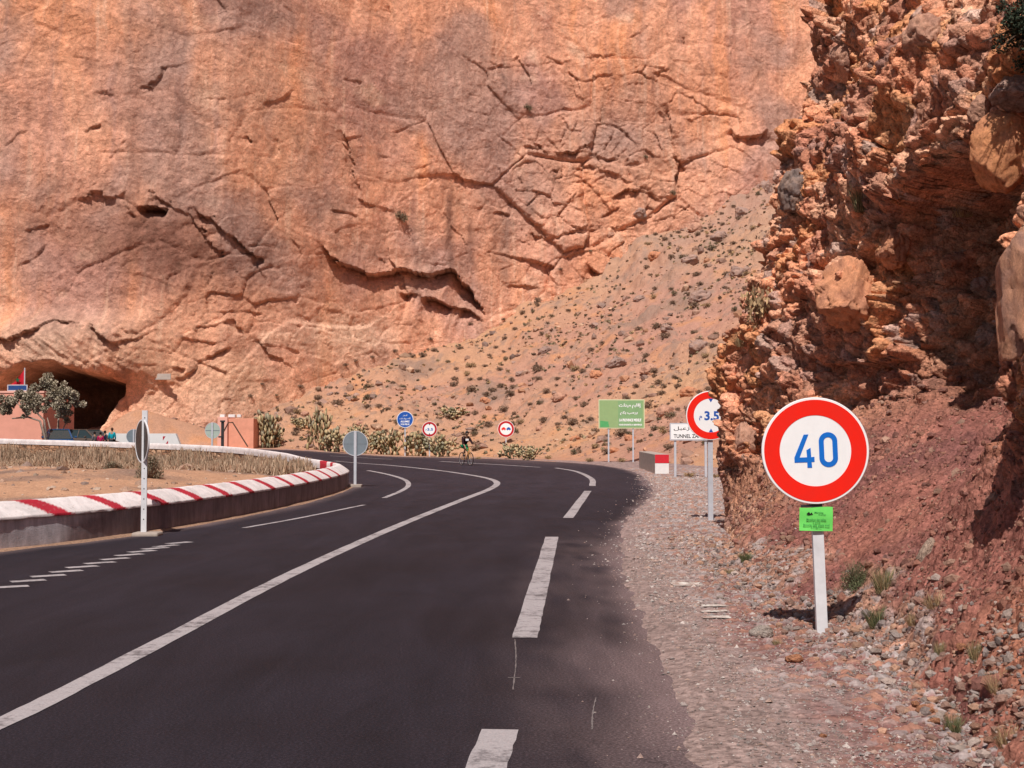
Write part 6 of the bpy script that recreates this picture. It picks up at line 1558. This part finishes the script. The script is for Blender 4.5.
# ---------------------------------------------------------------- people
def skin(name, verts, edges, radii, mat, parent, root=0, sub=2):
    me = bpy.data.meshes.new(name); me.from_pydata([tuple(v) for v in verts], edges, []); o = bpy.data.objects.new(name, me); COL.objects.link(o)
    md = o.modifiers.new("s", 'SKIN'); md.use_smooth_shade = True
    sv = me.skin_vertices[0].data
    for i, r_ in enumerate(radii): sv[i].radius = (r_ if hasattr(r_, '__len__') else (r_, r_)); sv[i].use_root = (i == root)
    ms = o.modifiers.new("u", 'SUBSURF'); ms.levels = sub; ms.render_levels = sub
    m2 = bpy.data.meshes.new_from_object(o.evaluated_get(bpy.context.evaluated_depsgraph_get())); bpy.data.objects.remove(o)
    m2.name = name; m2.materials.clear(); m2.materials.append(mat); 
    for p in m2.polygons: p.use_smooth = True
    return link(bpy.data.objects.new(name, m2), parent)
SKIN = paint("skin", (0.36, 0.20, 0.13), 0.6, 0.3, 0.1, 12, 0.02)
def head_bits(t, hp, rot, hair, hairmat, helmet=False):
    """face and hair or helmet around a head centre"""
    M = Matrix.Translation(hp) @ Matrix.Rotation(rot, 4, 'Z')
    me = MB(); bm = bmesh.new(); bmesh.ops.create_uvsphere(bm, u_segments=20, v_segments=14, radius=1.0)
    for v in bm.verts: v.co = Vector((v.co.x * 0.092, v.co.y * 0.105 + (0.012 if not helmet else 0.0), v.co.z * 0.115 + 0.022))
    for v in [v for v in bm.verts if v.co.y < -0.045 and v.co.z < 0.055]: v.co.y = -0.045
    me.bm(bm, M); me.build("helmet" if helmet else "hair", hairmat, t, True)
    return M
def figure(label, loc, rz, scale, J, tops, shorts, shoes, hairm, helmet=False, name="person", skirt=None):
    """J: joints; front is -y"""
    t = thing(name, label, "person", loc, rz); t.scale = (scale,) * 3
    P = J; V = [P['pelvis'], P['waist'], P['chest'], P['neck'], P['jaw'], P['head'], P['crown']]; R_ = [(0.12, 0.10), (0.115, 0.09), (0.14, 0.10), 0.05, 0.065, (0.075, 0.088), (0.05, 0.055)]
    E = [(0, 1), (1, 2), (2, 3), (3, 4), (4, 5), (5, 6)]
    for s_ in ('l', 'r'):
        i = len(V); V += [P['sh_' + s_], P['el_' + s_], P['wr_' + s_], P['pa_' + s_]]; R_ += [0.058, 0.042, 0.027, (0.034, 0.02)]; E += [(2, i), (i, i + 1), (i + 1, i + 2), (i + 2, i + 3)]
        pa = Vector(P['pa_' + s_]); d_ = (pa - Vector(P['wr_' + s_])).normalized(); sd2 = d_.cross(Vector((0, 1, 0.2))).normalized()
        for k_ in range(4):
            j = len(V); o_ = sd2 * (k_ - 1.5) * 0.019; ln = (0.06, 0.07, 0.066, 0.052)[k_]; V += [tuple(pa + o_ + d_ * 0.03), tuple(pa + o_ + d_ * (0.03 + ln) + Vector((0, -0.012, 0)))]; R_ += [0.009, 0.007]; E += [(i + 3, j), (j, j + 1)]
        j = len(V); V += [tuple(pa - sd2 * 0.04 + d_ * 0.02)]; R_ += [0.009]; E += [(i + 3, j)]
        i = len(V); V += [P['hip_' + s_], P['kn_' + s_], P['an_' + s_], P['toe_' + s_]]; R_ += [0.088, 0.058, 0.038, (0.038, 0.026)]; E += [(0, i), (i, i + 1), (i + 1, i + 2), (i + 2, i + 3)]
    b_ = skin("body", V, E, R_, SKIN, t)
    hp = Vector(P['head']); fr = (hp + Vector((0, -0.088, -0.012)))
    f_ = MB(); f_.tube([hp + Vector((0, -0.075, 0.02)), hp + Vector((0, -0.105, -0.02))], [0.008, 0.014], 6); 
    f_.build("nose", SKIN, b_, True)
    for s_ in (-1, 1): e_ = MB(); e_.disc(0.012, -0.0835, -0.078, 10, 0, Matrix.Translation(hp + Vector((s_ * 0.032, 0, 0.018)))); e_.build("eye", BLACK, b_)
    e_ = MB(); e_.box(hp + Vector((0, -0.079, -0.05)), (0.045, 0.008, 0.01)); e_.build("mouth", paint("lips", (0.25, 0.09, 0.07), 0.6), b_)
    head_bits(t, hp, 0, True, hairm, helmet)
    # top
    V = [P['pelvis'], P['waist'], P['chest'], tuple(Vector(P['neck']) - Vector((0, 0, 0.02)))]; R_ = [(0.150, 0.125), (0.145, 0.115), (0.172, 0.125), 0.068]; E = [(0, 1), (1, 2), (2, 3)]
    for s_ in ('l', 'r'):
        i = len(V); V += [P['sh_' + s_], P['el_' + s_], tuple(Vector(P['wr_' + s_]) * 0.9 + Vector(P['el_' + s_]) * 0.1)]; R_ += [0.075, 0.056, 0.042]; E += [(2, i), (i, i + 1), (i + 1, i + 2)]
    skin("jacket", V, E, R_, tops, t)
    V = [tuple(Vector(P['pelvis']) + Vector((0, 0, 0.03)))]; R_ = [(0.14, 0.12)]; E = []
    for s_ in ('l', 'r'):
        i = len(V)
        if shorts[1] == 'short': V += [P['hip_' + s_], tuple(Vector(P['hip_' + s_]) * 0.2 + Vector(P['kn_' + s_]) * 0.8)]; R_ += [0.108, 0.086]; E += [(0, i), (i, i + 1)]
        else: V += [P['hip_' + s_], P['kn_' + s_], tuple(Vector(P['an_' + s_]) + Vector((0, 0, 0.03)))]; R_ += [0.105, 0.078, 0.058]; E += [(0, i), (i, i + 1), (i + 1, i + 2)]
    skin("shorts" if shorts[1] == 'short' else "trousers", V, E, R_, shorts[0], t)
    for s_ in ('l', 'r'):
        an, to = Vector(P['an_' + s_]), Vector(P['toe_' + s_]); d_ = (to - an); V = [tuple(an - Vector((d_.x, d_.y, 0)) * 0.25 - Vector((0, 0, 0.03))), tuple(an * 0.5 + to * 0.5 - Vector((0, 0, 0.012))), tuple(to + Vector((d_.x, d_.y, 0)) * 0.25)]
        skin("shoe", V, [(0, 1), (1, 2)], [0.048, 0.048, 0.04], shoes, t, 1)
    return t
def stand(arm=0.0, h=0.0, lean=0.0):
    J = dict(pelvis=(0, 0, 0.95), waist=(0, 0.01, 1.10), chest=(0, 0.0 - lean, 1.33), neck=(0, 0.01 - lean, 1.48), jaw=(0, -0.01 - lean, 1.555), head=(0, -0.01 - lean, 1.63), crown=(0, 0.0 - lean, 1.70))
    for s_, k_ in (('l', 1), ('r', -1)):
        J['sh_' + s_] = (k_ * 0.18, 0 - lean, 1.38); J['el_' + s_] = (k_ * 0.23, 0.03 - arm * 0.1, 1.10); J['wr_' + s_] = (k_ * (0.23 - arm * 0.12), -0.03 - arm * 0.22, 0.87 + arm * 0.2); J['pa_' + s_] = (k_ * (0.22 - arm * 0.15), -0.05 - arm * 0.28, 0.80 + arm * 0.25)
        J['hip_' + s_] = (k_ * 0.095, 0, 0.90); J['kn_' + s_] = (k_ * 0.105, -0.015, 0.50); J['an_' + s_] = (k_ * 0.11, 0.02, 0.09); J['toe_' + s_] = (k_ * 0.12, -0.12, 0.04)
    return J
fab = lambda n, c: paint(n, c, 0.9, 0.1, 0.2, 14, 0.15)
TEAL = fab("teal_jacket", (0.01, 0.30, 0.38)); HB = fab("brown_hair", (0.10, 0.05, 0.035)); HK = fab("black_hair", (0.015, 0.012, 0.012)); NAVY = fab("navy_cloth", (0.02, 0.02, 0.045)); PKR = fab("raspberry_cloth", (0.45, 0.02, 0.09)); GRC = fab("grey_cloth", (0.16, 0.14, 0.155)); DK = fab("dark_trousers", (0.03, 0.03, 0.035)); SHOE = fab("dark_shoes", (0.03, 0.025, 0.02))
for (px, top, yy_, tm, rz_, hm, lab) in ((112.0, 427.5, 76.5, TEAL, 175, HB, "person in a bright teal jacket standing behind the far wall, rightmost of the group"), (105.0, 430.5, 77.2, NAVY, 120, HK, "person in dark navy clothes second from the right behind the far wall"),
        (100.5, 432.0, 76.6, PKR, 200, HK, "person in a raspberry red top third from the right behind the far wall"), (94.5, 431.5, 77.5, GRC, 240, HK, "person in grey clothes leftmost of the group behind the far wall")):
    p = D(px, 440, yy_); g_ = gz(p.x, yy_); topz = CAM_Z + (434 - top) * yy_ / F
    figure(lab, (p.x, yy_, g_), math.radians(rz_), (topz - g_) / 1.76, stand(0.3), tm, (DK, 'long'), SHOE, hm)

# ---------------------------------------------------------------- bicycle and rider
pb = G(466, 465.5); BS = 1.0
brz = math.radians(28)      # heading mostly towards the camera, turned to the right
bike = thing("bicycle", "bicycle with yellow frame ridden along the outer lane of the bend", "bicycle", (pb.x, pb.y, zroad(pb.x, pb.y)), brz); bike.scale = (BS,) * 3
YEL = paint("yellow_frame_paint", (0.62, 0.28, 0.03), 0.4, 0.4, 0.1, 8, 0.02)
# local: forward is -y
def wheel(y):
    w_ = MB(); n = 32; vs = []; pr = [(0.335, 0), (0.325, 0.018), (0.305, 0.014), (0.305, -0.014), (0.325, -0.018)]
    for k_ in range(n):
        a = 2 * math.pi * k_ / n
        for r1_, x1_ in pr: vs.append((x1_, y + r1_ * math.cos(a), 0.335 + r1_ * math.sin(a)))
    w_.add(vs, [[k_ * 5 + j, k_ * 5 + (j + 1) % 5, ((k_ + 1) % n) * 5 + (j + 1) % 5, ((k_ + 1) % n) * 5 + j] for k_ in range(n) for j in range(5)])
    ty = w_.build("tyre", TYRE, bike, True)
    s_ = MB(); vs = []
    pr = [(0.305, 0.012), (0.290, 0.010), (0.290, -0.010), (0.305, -0.012)]
    for k_ in range(n):
        a = 2 * math.pi * k_ / n
        for r1_, x1_ in pr: vs.append((x1_, y + r1_ * math.cos(a), 0.335 + r1_ * math.sin(a)))
    s_.add(vs, [[k_ * 4 + j, k_ * 4 + (j + 1) % 4, ((k_ + 1) % n) * 4 + (j + 1) % 4, ((k_ + 1) % n) * 4 + j] for k_ in range(n) for j in range(4)])
    s_.build("rim", RIM, ty)
    s_ = MB()
    for k_ in range(18):
        a = 2 * math.pi * k_ / 18; s_.tube([(0.02 * (1 if k_ % 2 else -1), y, 0.335), (0, y + 0.29 * math.cos(a), 0.335 + 0.29 * math.sin(a))], 0.0025, 4)
    s_.tube([(-0.05, y, 0.335), (0.05, y, 0.335)], 0.02, 10); s_.build("spokes", RIM, ty)
wheel(-0.52); wheel(0.50)
m = MB()
for a, b_, r_ in (((0, 0.16, 0.80), (0, 0.02, 0.30), 0.017), ((0, 0.02, 0.30), (0, -0.36, 0.80), 0.02), ((0, 0.14, 0.76), (0, -0.35, 0.86), 0.017), ((0.05, 0.50, 0.335), (0.02, 0.04, 0.30), 0.011), ((-0.05, 0.50, 0.335), (-0.02, 0.04, 0.30), 0.011), ((0.05, 0.50, 0.335), (0.01, 0.14, 0.76), 0.010), ((-0.05, 0.50, 0.335), (-0.01, 0.14, 0.76), 0.010)):
    m.tube([a, b_], r_, 8)
m.build("frame", YEL, bike)
m = MB(); m.tube([(0, -0.33, 0.93), (0, -0.37, 0.76)], 0.02, 8)
for s_ in (-1, 1): m.tube([(s_ * 0.045, -0.375, 0.74), (s_ * 0.05, -0.44, 0.55), (s_ * 0.05, -0.52, 0.335)], 0.012, 6)
m.build("fork", YEL, bike)
m = MB(); m.tube([(-0.29, -0.31, 1.0), (-0.12, -0.35, 0.97), (0, -0.35, 0.95), (0.12, -0.35, 0.97), (0.29, -0.31, 1.0)], 0.013, 8); m.build("handlebar", BLACK, bike)
m = MB(); m.box((0, 0.22, 0.925), (0.14, 0.26, 0.05), None, 0.02); m.tube([(0, 0.16, 0.78), (0, 0.19, 0.91)], 0.014, 8); m.build("saddle", BLACK, bike)
m = MB(); m.tube([(-0.07, 0.02, 0.30), (0.07, 0.02, 0.30)], 0.015, 8); m.tube([(0.07, 0.02, 0.30), (0.08, 0.02, 0.13)], 0.010, 6); m.tube([(-0.07, 0.02, 0.30), (-0.08, 0.02, 0.47)], 0.010, 6); m.box((0.12, 0.02, 0.13), (0.09, 0.07, 0.02)); m.box((-0.12, 0.02, 0.47), (0.09, 0.07, 0.02)); m.build("crank", RIM, bike)
J = dict(pelvis=(0, 0.22, 1.02), waist=(0, 0.16, 1.17), chest=(0, 0.03, 1.36), neck=(0, -0.05, 1.49), jaw=(0, -0.10, 1.555), head=(0, -0.11, 1.625), crown=(0, -0.10, 1.70),
         sh_l=(0.18, 0.0, 1.41), el_l=(0.25, -0.14, 1.18), wr_l=(0.25, -0.28, 1.05), pa_l=(0.25, -0.33, 1.015), sh_r=(-0.18, 0.0, 1.41), el_r=(-0.25, -0.14, 1.18), wr_r=(-0.25, -0.28, 1.05), pa_r=(-0.25, -0.33, 1.015),
         hip_l=(0.09, 0.20, 0.98), kn_l=(0.12, -0.10, 0.62), an_l=(0.115, 0.07, 0.235), toe_l=(0.12, -0.05, 0.165), hip_r=(-0.09, 0.20, 0.98), kn_r=(-0.12, -0.18, 0.88), an_r=(-0.115, 0.06, 0.57), toe_r=(-0.12, -0.06, 0.505))
rd = figure("cyclist in black jacket, green shorts and dark helmet riding round the bend", bike.location, brz, BS, J, fab("black_jacket", (0.03, 0.012, 0.016)), (fab("green_shorts", (0.01, 0.20, 0.09)), 'short'), fab("black_shoes", (0.03, 0.03, 0.04)), fab("dark_helmet", (0.03, 0.035, 0.04)), True)
m = MB(); m.box((0, -0.13, 1.30), (0.17, 0.04, 0.11), None, 0.015); m.build("chest_patch", WHITE, rd)["label"] = "white patch on the front of the jacket"
